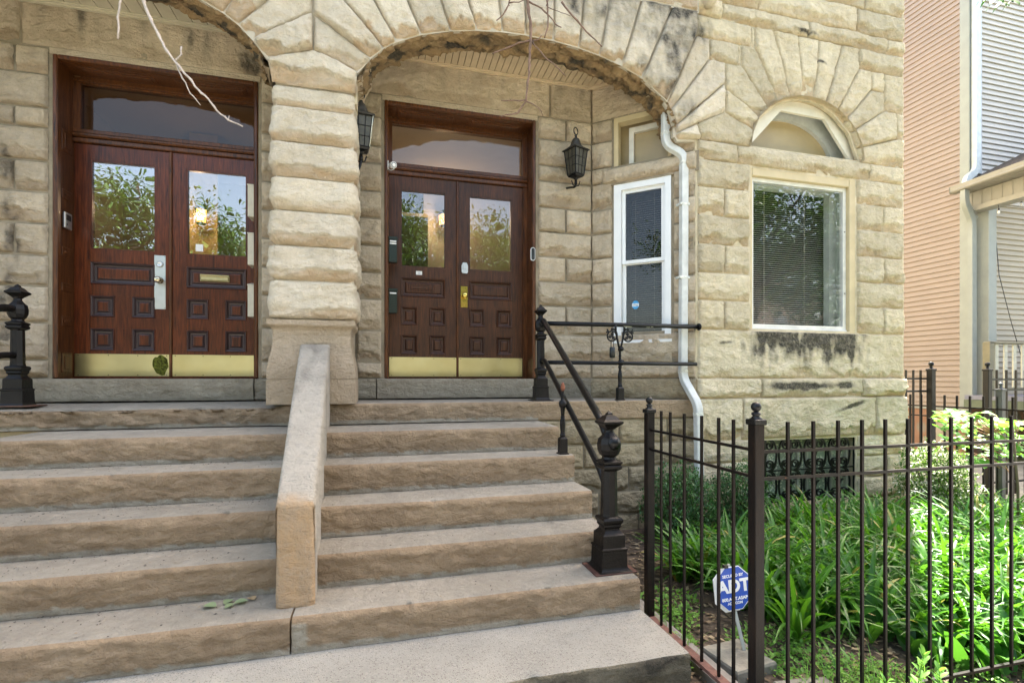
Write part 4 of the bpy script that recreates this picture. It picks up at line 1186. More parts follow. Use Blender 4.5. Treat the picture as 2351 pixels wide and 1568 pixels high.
LFD=leafmat('wilted_leaf',(.16,.24,.11),(.30,.36,.20),.2)
LFB=leafmat('brown_leaf',(.30,.20,.10),(.45,.34,.2),.2)
zz=TZ[4]
for px,py,s,r,lb,mt in [(-.66,2.60,.06,.3,'wilted green leaf nearest the stone cheek on the bottom step',LFD),(-.72,2.62,.055,1.3,'small pale green leaf in the middle of the curled leaf cluster',LFD),(-.79,2.59,.065,-.4,'wilted green leaf at the far left of the curled leaf cluster',LFD),(-.62,2.63,.05,2.2,'curled brown leaf beside the foot of the cheek wall',LFB),(-.70,2.57,.05,.9,'wilted green leaf lying in front of the leaf cluster',LFD)]:
    dryleaf(px,py,zz,s,r,lb,mt)
# ------------------------------------------------------------------ cast iron railings
def newel(mb,P,s=1.0,h=.90):
    k=h/.90
    pf=[(.098,0,4),(.098,.010,4),(.086,.014,4),(.080,.022,4),(.076,.03,4),(.073,.12,4),(.077,.124,4),(.077,.132,4),(.066,.138,4),(.065,.205,4),(.056,.213,4),(.044,.228,4),(.042,.238,4),(.052,.252,4),(.050,.262,4),(.058,.275,4),(.060,.288,4),(.054,.298,4),(.046,.305,8),
        (.044,.32,8),(.041,.56,8),(.046,.57,4),(.055,.578,4),(.055,.590,4),(.048,.598,4),(.056,.606,4),(.056,.616,4),(.040,.628,8),(.036,.640,8),(.050,.655,8),(.060,.680,8),(.062,.715,8),(.055,.745,8),(.036,.765,8),(.026,.780,8),(.024,.792,8),(.030,.806,4),(.050,.824,4),(.060,.832,4),(.060,.842,4),(.048,.850,4),(.044,.853,4),(.030,.872,4),(.016,.880,4),(.014,.888,4),(.003,.900,4)]
    mb.lathe(P,[(r*s,z*k,n) for r,z,n in pf],32,0)
def baluster(mb,P,h,fin=True):
    pf=[(.036,0,4),(.036,.008,4),(.028,.012,4),(.028,.11,4),(.022,.118,4),(.018,.125,0),(.022,.135,0),(.018,.145,0),(.016,.16,0),(.021,.22,0),(.018,.25,0),(.014,.262,0),(.017,.268,0),(.013,.275,0)]
    mb.lathe(P,pf,24,0)
rail=thing('iron_stair_railing','black cast iron railing down the right side of the steps and along the porch edge','railing',(1.24,2.56,-1.07))
def mkpost(P,s,h,parent,lb=None):
    m=MB(); newel(m,P,s,h)
    o=m.build('newel_post',[IRONR],parent); 
    if lb: o['label']=lb
    return o
LN_=Vector((1.235,2.56,-1.074)); UN=Vector((1.375,4.25,-.2))
mkpost(LN_,1.0,.89,rail); mkpost(UN,.78,.87,rail)
m=MB(); m.box(LN_.x-.125,LN_.x+.125,LN_.y-.10,LN_.y+.10,-1.074,-1.064,bev=.003); m.build('base_plate',[simple('rusty_plate',(.075,.03,.02),.7,0,.4,20,.5)],rail)
m=MB(); m.box(UN.x-.10,UN.x+.10,UN.y-.08,UN.y+.08,-.2,-.192,bev=.003); m.build('base_plate',[IRONR],rail)
def rosette(mb,P,r,axis='y'):
    for k in range(6):
        a=k*math.pi/3; mb.lathe(P+Vector((math.cos(a)*r*.6,-.012,math.sin(a)*r*.6)),[(r*.34,0),(r*.3,.008),(r*.1,.012)],8,0,ax=AX90,smooth=True)
    mb.lathe(P+Vector((0,-.012,0)),[(r,0),(r,.006),(r*.4,.016),(.001,.02)],14,0,ax=AX90,smooth=True)
hU=UN+Vector((0,0,.70)); hL=LN_+Vector((0,0,.715))
gU=UN+Vector((0,-.02,.355)); gL=LN_+Vector((0,0,.40))
for nm,a,b,r,bow in (('handrail',hU,hL,.0235,.07),('lower_rail',gU,gL,.0205,.08)):
    m=MB(); mid=a.lerp(b,.12)+Vector((0,-.0,bow*.55)); pts=roundpath([a+Vector((.0,.02,0)),a+Vector((-.005,-.10,.012)),b+Vector((-.005,.10,.12 if nm=='handrail' else .14)),b],.12,6)
    m.tube(pts,r,14); m.build(nm,[IRON],rail)
for q_,r_ in ((LN_+Vector((-.0,-.055,.715)),.038),(UN+Vector((-.0,-.05,.70)),.04),(UN+Vector((0,-.04,.36)),.03)):
    m=MB(); rosette(m,q_,r_); m.build('rosette',[IRON],rail)
# intermediate baluster on the second tread
BP=Vector((1.255,3.36,-.545)); m=MB(); baluster(m,BP,.4)
pf=[(.012,.27,0),(.014,.30,0),(.017,.33,0),(.026,.345,0),(.030,.362,0),(.026,.38,0),(.014,.39,0),(.012,.41,0),(.016,.42,0),(.012,.43,0),(.010,.45,0),(.016,.475,0),(.012,.50,0),(.004,.515,0)]
m.lathe(BP,pf,20,0,smooth=True); o=m.build('baluster',[IRONR],rail)
m=MB(); m.lathe(BP,[(.0105,.452,0),(.0165,.476,0),(.0125,.502,0),(.0045,.517,0)],16,0,smooth=True); m.build('rusty_finial',[simple('rust',(.20,.07,.035),.8,0,.4,30,.5)],rail)
# horizontal porch guard to the wall
EN=Vector((2.895,4.075,0)); m=MB(); m.tube([(UN.x,UN.y,.500),(2.1,4.19,.500),(EN.x,EN.y,.490)],.0205,14); m.build('top_rail',[IRON],rail)
CH=simple('flaked_paint',(.62,.64,.54),.8,0,.15,30); m=MB(); rnd=random.Random(3)
for k in range(12):
    x=rnd.choice([2.0,2.2,2.35,2.42,2.5,2.62])+rnd.uniform(-.04,.04); a0_=rnd.uniform(-2.6,-1.0)
    y=4.25-(x-1.375)/1.58*.165+(-.0 if x>2.1 else 0)
    vs=[]; lw=rnd.uniform(.010,.030)
    for i in range(5):
        for j in range(4):
            a=a0_+(.55*j/3)*math.sin(math.pi*(i+.6)/5.2); vs.append((x+lw*(i-2)/2,y+.0215*math.cos(a),.4985+.0215*math.sin(a)))
    m.add(vs,[(i*4+j,i*4+j+1,(i+1)*4+j+1,(i+1)*4+j) for i in range(4) for j in range(3)],0,smooth=True)
    m.build('paint_flake',[CH],rail); m=MB()
m=MB(); m.tube([(UN.x,UN.y,.148),(2.872,4.08,.136)],.0175,12); m.build('bottom_rail',[IRON],rail)
m=MB(); m.lathe((2.885,4.075,.490),[(.03,0),(.034,.01),(.03,.02)],14,0,ax=Matrix.Rotation(R(90),3,'Y'),smooth=True); m.build('wall_flange',[IRONR],rail)
CP=Vector((2.125,4.175,-.2)); m=MB(); baluster(m,CP,.6)
m.lathe(CP,[(.011,.27,0),(.013,.29,0),(.018,.31,0),(.013,.325,0),(.02,.335,0),(.026,.347,0),(.02,.36,0),(.012,.37,0),(.011,.40,0),(.014,.41,0),(.011,.42,0),(.011,.45,0),(.018,.462,0),(.020,.475,0),(.016,.49,0)],20,0,smooth=True)
rosette(m,CP+Vector((0,-.02,.347)),.028); rosette(m,CP+Vector((0,-.016,.474)),.022)
for s in (1,-1):
    m.tube(roundpath([CP+Vector((s*.006,0,.48)),CP+Vector((s*.028,0,.56)),CP+Vector((s*.035,0,.63)),CP+Vector((s*.06,0,.66)),CP+Vector((s*.09,0,.655))],.03,4),[.012]*22 and .010,8)
    c=CP+Vector((s*.082,0,.592))
    m.tube([c+Vector((.046*math.cos(t),0,.046*math.sin(t))) for t in [i*2*math.pi/28 for i in range(29)]],.0075,8)
    for k in range(3):
        a=math.pi/2+k*2*math.pi/3+.25*s; p=c+Vector((math.cos(a)*.020,0,math.sin(a)*.020))
        m.tube([c+Vector((math.cos(a)*.045,0,math.sin(a)*.045)),c],.006,6)
        m.tube([p+Vector((.012*math.cos(t),0,.012*math.sin(t))) for t in [i*2*math.pi/12 for i in range(13)]],.0045,6)
    for k in range(4): m.lathe(CP+Vector((s*(.115+.006*k),0,.628+.011*(k%3))),[(.001,-.010,0),(.011,0,0),(.001,.010,0)],8,0,smooth=True)
    m.tube([CP+Vector((s*.045,0,.645)),CP+Vector((s*.045,0,.70))],.012,8)
m.build('scroll_baluster',[IRON],rail)
# key lock box
c=CP+Vector((-.085,-.015,.50)); lb=thing('key_lock_box','black cylindrical key lock box hanging from the left scroll ring of the porch rail','lock box',tuple(c))
m=MB(); m.lathe(c+Vector((0,0,-.11)),[(.018,0),(.026,.006),(.0275,.05),(.025,.095),(.020,.10)],20,0,smooth=True); m.build('body',[BLACKP],lb)
m=MB(); m.tube(roundpath([c+Vector((-.013,0,-.015)),c+Vector((-.013,0,.06)),c+Vector((.013,0,.06)),c+Vector((.013,0,-.015))],.013,4),.0035,8); m.build('shackle',[BLACKP],lb)
# left newel with its rails
lr=thing('iron_stair_railing','rusty dark iron newel with two rails at the left end of the left porch','railing',(-2.53,4.31,-.2))
NL=Vector((-2.535,4.30,-.205)); mkpost(NL,.86,.88,lr)
m=MB(); m.box(NL.x-.13,NL.x+.13,NL.y-.09,NL.y+.09,-.2,-.19,bev=.003); m.build('base_plate',[simple('rusty_plate2',(.09,.045,.03),.7,0,.4,20,.5)],lr)
for nm,z,r,dz in (('handrail',.70,.0245,.0),('lower_rail',.37,.022,.0)):
    m=MB(); a=NL+Vector((0,0,z)); m.tube(roundpath([a,a+Vector((-.02,-.14,.0)),a+Vector((-.10,-1.7,-.86))],.1,6),r,12); m.build(nm,[IRONR],lr)
    m=MB(); m.tube([a,a+Vector((-1.2,.0,0))],r*.85,12); m.build('guard_rail',[IRONR],lr)

# ------------------------------------------------------------------ lanterns
def lantern(C,s,rot,wall,label,chip=True):
    """C = centre of the cage, wall = point where the arm meets the wall"""
    t=thing('wall_lantern',label,'lantern',tuple(C),'black lanterns on brackets beside the right entrance')
    M_=Matrix.Rotation(rot,3,'Z'); h=MB()
    hb,ht=-.14*s,.12*s; rb,rt=.062*s,.088*s; q2=math.sqrt(2)
    def cor(k,f,z): a=math.pi/4+k*math.pi/2; rr=(rb+(rt-rb)*f)*q2; return C+M_@Vector((rr*math.cos(a),rr*math.sin(a),z))
    for k in range(4):
        h.tube([cor(k,0,hb),cor(k,1,ht)],.006*s,6,smooth=False)
        for f in (0,.33,.66,1): h.tube([cor(k,f,hb+(ht-hb)*f),cor(k+1,f,hb+(ht-hb)*f)],.0055*s if f in (0,1) else .003*s,6)
        for q in (.33,.67): h.tube([cor(k,0,hb).lerp(cor(k+1,0,hb),q),cor(k,1,ht).lerp(cor(k+1,1,ht),q)],.003*s,6)
    h.lathe(C,[(rb,hb-.006*s,4),(rb*.9,hb-.02*s,4),(.02*s,hb-.03*s,4),(.014*s,hb-.05*s,0)],32,0,rot=rot)
    h.build('cage',[IRON],t)
    r=MB(); r.lathe(C,[(rt*1.18,ht,4),(rt*1.22,ht+.008*s,4),(rt*.95,ht+.025*s,4),(.060*s,ht+.05*s,8),(.055*s,ht+.065*s,8),(.050*s,ht+.095*s,0),(.036*s,ht+.125*s,0),(.016*s,ht+.142*s,0),(.012*s,ht+.16*s,0),(.016*s,ht+.168*s,0),(.006*s,ht+.175*s,0)],32,0,rot=rot)
    r.build('roof',[simple('weathered_lantern_roof',(.035,.032,.026),.6,0,.5,30,.4)],t)
    r=MB(); cc_=C+Vector((0,0,ht+.215*s)); ax=M_@Vector((1,0,0)) if chip else Vector((.95,.3,0))
    r.tube([cc_+ax*(.030*s*math.cos(q))+Vector((0,0,.038*s*math.sin(q))) for q in [i*2*math.pi/24 for i in range(25)]],.006*s,8); r.build('ring',[IRON],t)
    g=MB(); 
    for k in range(4):
        a,b,c,d=cor(k,0,hb),cor(k+1,0,hb),cor(k+1,1,ht),cor(k,1,ht); e=C+Vector((0,0,0))
        g.add([p.lerp(Vector((C.x,C.y,p.z)),.04) for p in (a,b,c,d)],[(0,1,2,3)])
    g.build('pane',[LIGHTG],t)
    a=MB(); b0_=C+Vector((0,0,hb-.03*s)); W=Vector(wall); mid=b0_+Vector((0,0,-.10*s))
    a.tube(roundpath([b0_,mid,Vector(((mid.x+W.x)/2,(mid.y+W.y)/2,W.z-.02)),W],.08*s,6),.011*s,10)
    a.tube([b0_+Vector((0,0,-.03*s)),b0_+Vector((0,0,-.075*s))],.016*s,10); a.tube([b0_+Vector((.0,0,-.09*s)),b0_+Vector((.03,0,-.08*s)),b0_+Vector((.045,0,-.03*s))],.006*s,8); a.tube([b0_+Vector((.0,0,-.09*s)),b0_+Vector((-.03,0,-.08*s)),b0_+Vector((-.045,0,-.03*s))],.006*s,8)
    nd=(W-mid); nd.z=0; nd.normalize(); 
    axm=nd.to_track_quat('Z','Y').to_matrix(); a.lathe(W,[(.012*s,-.03),(.03*s,-.02),(.038*s,-.008),(.04*s,.005)],16,0,ax=axm,smooth=True)
    a.build('arm',[IRON],t)
    f=MB()
    if chip:
        p=cor(3,1,ht)+Vector((0,0,.006)); q=cor(0,1,ht)+Vector((0,0,.006)); dd=(q-p)
        for k in range(1): f.obox(p+dd*.35+Vector((0,-.006,-.004)),dd*.6,Vector((0,.012,0)),Vector((0,0,.010)))
        f.build('paint_flake',[CH],t)
    else:
        f.tube([cor(3,0,hb)+Vector((.003,-.003,0)),cor(3,1,ht)+Vector((.003,-.003,0))],.0045*s,5); f.build('paint_flake',[CH],t)
    return t
RLc=at(1322,373,4.62); lantern(RLc,.93,R(22),at(1296,434,YW),'black caged lantern on the wall between the right door and the angled bay window')
LLc=at(829,305,4.40); lantern(LLc,.98,R(8),(LLc.x-.085,4.36,LLc.z-.36),'black caged lantern half hidden behind the pale stone pier',chip=False)

# ------------------------------------------------------------------ small fittings
p=at(901,380,YW-.06); cam=thing('security_camera','small white bullet camera on the frame corner above the right entrance','camera',tuple(p))
axc=Vector((.35,-1,-.25)).normalized().to_track_quat('Z','Y').to_matrix()
m=MB(); m.lathe(p-axc@Vector((0,0,.03)),[(.015,-.01),(.027,0),(.030,.02),(.029,.07),(.026,.072)],20,0,ax=axc,smooth=True); m.build('housing',[WHITE],cam)
m=MB(); m.lathe(p-axc@Vector((0,0,.03)),[(.024,.071),(.022,.073),(.01,.070)],20,0,ax=axc,smooth=True); m.build('lens',[BLACKP],cam)
m=MB(); m.box(p.x-.045,p.x-.036,YW-.07,YW-.005,p.z-.03,p.z+.04,bev=.003); m.tube(roundpath([p+Vector((-.04,.02,-.02)),p+Vector((-.02,.0,-.05)),p+Vector((.012,-.02,-.047)),p+Vector((.02,-.03,-.02))],.02,4),.003,6); m.build('mount',[WHITE],cam)
p=at(1223,584,YW-.012); dbl=thing('video_doorbell','slim black video doorbell with a white rim on the right door frame','doorbell',tuple(p))
def capsule(mb,P,w,h,y0,y1,mi=0):
    pts=[(w*math.cos(t),h-w+w*math.sin(t)) for t in [i*math.pi/8 for i in range(9)]]+[(w*math.cos(t),-h+w+w*math.sin(t)) for t in [math.pi+i*math.pi/8 for i in range(9)]]
    mb.prism(pts,lambda s,t,hh:Vector((P.x+s,hh,P.z+t)),y0,y1,mi)
m=MB(); capsule(m,p,.024,.068,YW-.024,YW-.007); m.build('rim',[WHITE],dbl)
m=MB(); capsule(m,p,.018,.061,YW-.028,YW-.0235); m.build('face',[BLACKP],dbl)
m=MB(); m.lathe((p.x,YW-.028,p.z+.035),[(.009,0),(.007,.003),(.001,.003)],14,0,ax=AX90,smooth=True); m.build('lens',[BLACKP],dbl); m=MB(); m.lathe((p.x,YW-.028,p.z-.03),[(.010,0),(.009,.002),(.001,.002)],14,0,ax=AX90,smooth=True); m.build('button',[simple('dark_lens',(.05,.055,.06),.15)],dbl)
# mailboxes
def mbox(x0,x1,y0,y1,z0,z1,mt,label,strip,slope,group):
    t=thing('mailbox',label,'mailbox',(x0,y0,z0),group)
    m=MB(); 
    m.box(x0,x1,y0,y1,z0,z1,bev=.004); m.build('box',[mt],t)
    m=MB(); zt=z1+.001
    if slope: m.add([(x0-.003,y0-.004,zt-.008),(x1+.003,y0-.004,zt-.008),(x1+.003,y1,zt+.03),(x0-.003,y1,zt+.03),(x0-.003,y0-.004,zt+.001),(x1+.003,y0-.004,zt+.001),(x1+.003,y1,zt+.038),(x0-.003,y1,zt+.038)],[(0,3,2,1),(4,5,6,7),(0,1,5,4),(1,2,6,5),(2,3,7,6),(3,0,4,7)])
    else: m.box(x0-.004,x1+.004,y0-.006,y1,zt-.02,zt+.006,bev=.003)
    m.build('lid',[mt],t)
    if strip:
        m=MB()
        for k in range(strip): m.box(x0+.012,x1-.008,y0-.005,y0-.0005,z1-.045-.022*k,z1-.032-.022*k)
        m.build('name_label',[PAPER],t)
ra,rb_=at(889,600,YW+.03).x,at(908,600,YW+.03).x+.012
mbox(.045,.125,YW+.06,YW+.12,1.12,1.36,GREENBK,'dark green mailbox with two white labels, upper one beside the right door',2,False,'dark green mailboxes beside the right door')
mbox(.045,.125,YW+.06,YW+.12,.63,.86,GREENBK,'dark green mailbox with one white label, lower one beside the right door',1,False,'dark green mailboxes beside the right door')
for z0,lb_ in ((1.455,'cream metal mailbox at the top of three inside the left door frame'),(1.02,'cream metal mailbox in the middle of three inside the left door frame'),(.555,'cream metal mailbox at the bottom of three inside the left door frame')):
    mbox(-1.185,-1.112,YW+.06,YW+.20,z0,z0+.29,CREAMB,lb_,0,True,'cream mailboxes inside the left door frame')
p=at(157,506,YW+.1); ic=thing('intercom_panel','small silver intercom on the left reveal of the left entrance','intercom',(DL0+.03,YW+.1,p.z))
m=MB(); m.box(DL0+.03,DL0+.048,YW+.07,YW+.17,p.z-.07,p.z+.065,bev=.004); m.build('plate',[STEEL],ic)
m=MB(); m.box(DL0+.048,DL0+.051,YW+.09,YW+.15,p.z+.0,p.z+.045); m.build('speaker_grille',[BLACKP],ic); m=MB()
for k in range(1): m.lathe((DL0+.048,YW+.10+.02*k,p.z-.035),[(.006,0),(.005,.003)],10,0,ax=Matrix.Rotation(R(90),3,'Y'))
m.build('button',[BLACKP],ic)

# text helper: real lettering as mesh
def lettering(name,txt,size,mt,parent,xf,bold=0,extr=.0008):
    cu=bpy.data.curves.new('txt','FONT'); cu.body=txt; cu.size=size; cu.align_x='CENTER'; cu.align_y='CENTER'; cu.extrude=extr; cu.offset=bold
    o=bpy.data.objects.new('txt',cu); COL.objects.link(o); dg=bpy.context.evaluated_depsgraph_get(); dg.update()
    me=bpy.data.meshes.new_from_object(o.evaluated_get(dg)); bpy.data.objects.remove(o); 
    off=OFF.get(parent,Vector((0,0,0))); me.transform(xf); me.transform(Matrix.Translation(-off))
    me.materials.clear(); me.materials.append(mt); me.name=name
    q=bpy.data.objects.new(name,me); COL.objects.link(q); q.parent=parent; OFF[q]=off; return q
def frame_mat(O,ex,ez):
    ex=ex.normalized();ez=ez.normalized();n=ex.cross(ez)
    return Matrix(((ex.x,ez.x,n.x,O.x),(ex.y,ez.y,n.y,O.y),(ex.z,ez.z,n.z,O.z),(0,0,0,1)))
# window sticker
s_,t_=onc(1459,700,-.055); sc_=FC(s_,t_,-.0555); stk=thing('window_sticker','blue octagonal security sticker in the lower pane of the angled window','sticker',tuple(sc_))
m=MB(); oc=[(s_+.038*math.cos(a),t_+.046*math.sin(a)) for a in [R(22.5+45*k) for k in range(8)]]; m.prism(oc,FC,-.0575,-.056); m.build('backing',[simple('sticker_blue',(.03,.30,.62),.4)],stk)
m=MB(); m.prism([(s_-.034,t_-.016),(s_+.034,t_-.016),(s_+.034,t_+.014),(s_-.034,t_+.014)],FC,-.0562,-.0555); m.build('white_band',[WHITE],stk)
lettering('lettering','ring',.032,simple('sticker_grey',(.25,.3,.35),.5),stk,frame_mat(FC(s_,t_,-.0548),EC,Vector((0,0,1))),.0005,.0002)

GRIMY=simple('grimy_sleeve',(.66,.66,.60),.6,0,.35,60,.3)
# ------------------------------------------------------------------ downspout
ds=thing('downspout','white corrugated downspout running down beside the angled window into the garden','downspout',(2.8,4.05,GZ))
sect=[(-1,-.62),(-.8,-.75),(-.45,-.66),(-.2,-.75),(.2,-.66),(.45,-.75),(.8,-.66),(1,-.62),(1,.62),(.8,.75),(-.8,.75),(-1,.62)]
pts=[onx(1533,262,2.66),onx(1535,333,2.66),at(1570,356,4.17),at(1570,470,4.17),at(1568,868,4.17),at(1603,930,4.01),at(1606,1150,4.01)]
pts[0]=Vector((2.63,4.22,pts[0].z)); pts[1]=Vector((2.63,4.22,pts[1].z)); 
m=MB(); m.tube(roundpath(pts,.07,6),.037,sect=sect,up=(0,1,0),smooth=False); m.build('pipe',[simple('white_downspout',(.62,.63,.60),.5,0,.16,9,.2)],ds)

for q in (pts[1]+Vector((0,0,.09)),pts[4]+Vector((0,0,.05)),pts[5]+Vector((0,0,-.10)),pts[2]+Vector((0,0,-.1))): m=MB(); m.tube([q,q+Vector((0,0,.03))],.0395,sect=sect,up=(0,1,0),smooth=False); m.build('joint_sleeve',[GRIMY],ds)

for q in (pts[3]+Vector((0,0,.0)),pts[2].lerp(pts[4],.55)):
    m=MB(); m.box(q.x-.055,q.x+.055,q.y-.030,q.y+.05,q.z-.012,q.z+.012,bev=.002); m.build('wall_strap',[GRIMY],ds)
# ------------------------------------------------------------------ near fence
PT=.0215
fn=thing('iron_fence','near black picket fence with two ball topped posts turning a corner beside the steps','fence',(1.40,1.61,GZ))
def fpost(x,y,ztop,zb,parent,ps=PT,name='post',ball=.019,mt=None):
    m=MB(); m.box(x-ps,x+ps,y-ps,y+ps,zb,ztop-.02,bev=.003); o=m.build(name,[mt or FENCE],parent)
    c=MB(); c.box(x-ps-.006,x+ps+.006,y-ps-.006,y+ps+.006,ztop-.028,ztop-.006,bev=.003)
    c.lathe((x,y,ztop-.008),[(ps*.95,0,4),(.018,.007,0),(.012,.014,0),(.017,.02,0),(.017,.025,0),(.010,.030,0)]+[(max(.001,ball*math.sin(a)),.030+ball-ball*math.cos(a),0) for a in [.35+i*(math.pi-.35)/12 for i in range(13)]],24,0,smooth=True)
    c.build('ball_cap',[mt or IRON],o)
CXF=1.408; Yp1=2.42; Yp2=1.60
fpost(CXF,Yp1,-.160,-1.45,fn); fpost(CXF-.018,Yp2,-.150,-1.45,fn)
zr1,zr2,zr3=-.280,-.385,-1.30
def rails(pa,pb,zs,parent,r=.0065,mt=None,group=None):
    d=(pb-pa).normalized(); n=Vector((-d.y,d.x,0))
    for z in zs:
        m=MB(); m.obox(Vector((pa.x,pa.y,z-r))-n*r,(pb-pa),n*2*r,Vector((0,0,2*r*.9))); m.build('rail',[mt or FENCE],parent)
a=Vector((CXF,Yp1,0));b=Vector((CXF,Yp2,0)); rails(a,b,(zr1,zr2),fn)
m=MB(); m.obox(Vector((CXF-.02,Yp2,zr3-.008)),Vector((0,Yp1-Yp2,0)),Vector((.04,0,0)),Vector((0,0,.016))); m.build('bottom_rail',[simple('rust_brown_channel',(.13,.06,.045),.8,0,.4,25,.5)],fn)
c_=Vector((6.4,Yp2+.0,0)); rails(Vector((CXF-.018,Yp2,0)),c_,(zr1-.003,zr2-.003,zr3),fn)
pk_=MB(); pr=.0053; pk_.box(-pr,pr,-pr,pr,0,1.16)
def mkpicket(parent,x,y,z0=-1.33,h=1.16,first=[None],r=pr):
    m=MB(); m.box(x-r,x+r,y-r,y+r,z0,z0+h); 
    return m.build('picket',[FENCE],parent)
f_first=mkpicket(fn,CXF,Yp1-.12)
def dup(o,dx,dy,dz=0):
    c=o.copy(); COL.objects.link(c); c.parent=o.parent; c.location=o.location+Vector((dx,dy,dz)); return c
for u in (1539,1571,1611,1650,1684):   # side section
    y=CXF/ratio(u)
    dup(f_first,0,y-(Yp1-.12))
k=0; x=1.5375
while x<6.3: dup(f_first,x-CXF,Yp2-(Yp1-.12)); x+=.1235
# fence along the gangway, and the passage fence beyond
f2_=thing('iron_fence','low picket fence running back along the garden side toward the bay corner','fence',(6.1,4.5,GZ))
XG=6.1
rails(Vector((XG,4.62,0)),Vector((XG,2.2,0)),(-.315,-.43,-1.25),f2_,.009)
m=MB(); m.box(XG-.008,XG+.008,4.5-.008,4.5+.008,-1.4,-.187); fp=m.build('picket',[FENCE],f2_)
for k in range(1,19): dup(fp,0,-.124*k)
fpost(XG+.02,3.62,-.10,-1.45,f2_,.028,mt=simple('grey_iron',(.07,.075,.078),.35,0,.3))
f3=thing('iron_fence','tall dark picket fence closing the gangway behind the bay corner','fence',(5.9,4.2,GZ))
fpost(5.93,4.15,.115,-1.45,f3,.030,ball=.026,mt=IRON); rails(Vector((5.46,4.2,0)),Vector((5.93,4.2,0)),(-.0,-.14,-1.2),f3,.011,IRON)
m=MB(); m.box(5.52-.008,5.52+.008,4.2-.008,4.2+.008,-1.35,.095); fp=m.build('picket',[IRON],f3)
for k in range(1,4): dup(fp,.108*k,0)
f4=thing('iron_fence','tall dark picket fence in front of the neighbouring porch railing','fence',(6.7,4.1,GZ))
fpost(6.72,4.10,.115,-1.45,f4,.030,ball=.026,mt=IRON); rails(Vector((6.72,4.1,0)),Vector((9.5,4.1,0)),(-.01,-.13,-1.2),f4,.011,IRON)
m=MB(); m.box(6.87-.009,6.87+.009,4.1-.009,4.1+.009,-1.35,.10); fp=m.build('picket',[IRON],f4)
for k in range(1,16): dup(fp,.155*k,0)

# ------------------------------------------------------------------ yard sign
sg=thing('yard_sign','blue octagonal security company yard sign on a grey stake behind the corner post','sign',(1.9,2.05,GZ))
d_=2.52
def atd(u,v,d):
    X_=ratio(u); Y=d/(X_*SN+CS); return Vector((X_*Y,Y,(VH-v)/F*d))
SC=atd(1684,1350,d_); ex=Vector((1,-.12,.10)).normalized(); ez=Vector((-.10,.03,1)).normalized(); nrm=ex.cross(ez).normalized(); ez=nrm.cross(ex).normalized()
if nrm.y>0: pass
def SGf(s,t,h): return SC+ex*s+ez*t+nrm*h
W_,H_,c_=.088,.111,.049
octa=[(-W_+c_,-H_),(W_-c_,-H_),(W_,-H_+c_),(W_,H_-c_),(W_-c_,H_),(-W_+c_,H_),(-W_,H_-c_),(-W_,-H_+c_)]
octb=[(x*.955,y*.96) for x,y in octa]
m=MB(); m.prism(octa,SGf,-.003,.0015); m.build('plate',[WHITE],sg)
m=MB(); m.prism(octb,SGf,.0016,.003); m.build('face',[simple('sign_blue',(.012,.075,.46),.35,0,.03)],sg)
WT=simple('sign_white',(.85,.86,.88),.5,0,.01)
for tx,sz,yo,bd in (('SECURED BY',.020,.066,.0006),('ADT',.088,.010,.0035),('800.ADT.ASAP',.0225,-.052,.0008),('ADT.COM',.018,-.074,.0006)):
    lettering('lettering',tx,sz,WT,sg,frame_mat(SGf(0,yo,.0036),ex,ez),bd)
m=MB(); sp0=SGf(-.004,-H_*.9,-.006); sp1=atd(1712,1505,d_-.05); m.tube([SGf(-.01,H_+.012,-.008),sp0,sp1],[.008,.009,.008],sect=[(-1,-.3),(1,-.3),(1,.3),(-1,.3)],up=(0,1,0),smooth=False); m.build('stake',[simple('grey_stake',(.36,.38,.36),.5)],sg)
m=MB(); m.lathe(SGf(-.03,H_-.003,-.006),[(.011,0,4),(.010,.014,4)],16,0); m.build('clip',[BLACKP],sg)
# second sign tile peeping out at the left (its rear octagon)
m=MB(); m.prism([(x-.013,y-.008) for x,y in octa],SGf,-.014,-.006); m.build('plate',[WHITE],sg)
# ------------------------------------------------------------------ neighbouring house
XN,YN=10.5,6.7
nb=thing('clapboard_house','beige clapboard house with a front porch across the gangway','house',(XN,YN,GZ))
SIDP=simple('siding_pink_glow',(.30,.245,.21),.55,0,.05,2); SIDC=simple('cream_siding',(.40,.35,.26),.55,0,.05,2); SIDB=simple('siding_sky_lit',(.50,.47,.42),.5,0,.04,2)  # one siding: pink glow and sky-lit tones put into side and front colours
TRIM=simple('pale_trim',(.29,.32,.305),.5,0,.08,4); NGUT=simple('cream_gutter',(.27,.26,.22),.45,0,.08,4)
lap=.1016
def siding(mb,fr,s0,s1,t0,t1,seams=()):
    z=t0;k=0
    while z<t1:
        e=min(z+lap,t1)
        mb.add([fr(s0,z,.024),fr(s1,z,.024),fr(s1,z+.010,.0245),fr(s0,z+.010,.0245),fr(s1,e,.002),fr(s0,e,.002),fr(s0,z,0),fr(s1,z,0)],[(0,1,2,3),(3,2,4,5),(6,7,1,0)]); z=e;k+=1
m=MB(); siding(m,lambda s,t,h:Vector((XN-h,s,t)),YN,18,-.56,8.4); m.build('side_wall',[SIDP],nb)
m=MB(); siding(m,lambda s,t,h:Vector((s,YN-h,t)),XN,17,-.5,3.3); m.build('porch_back_wall',[SIDC],nb)
m=MB(); siding(m,lambda s,t,h:Vector((s,YN-h,t)),XN,17,3.3,8.4); m.box(XN,XN+.01,YN,YN+.01,0,1); m.build('front_wall',[SIDB],nb)
m=MB(); m.box(XN-.025,XN+.14,YN-.028,YN-.0,-.55,8.4); m.box(XN-.028,XN-.001,YN-.02,YN+.13,-.55,8.4); m.build('corner_board',[TRIM],nb)
m=MB(); m.box(XN,17,YN+.01,18,-.6,8.4); m.build('core',[SIDP],nb)
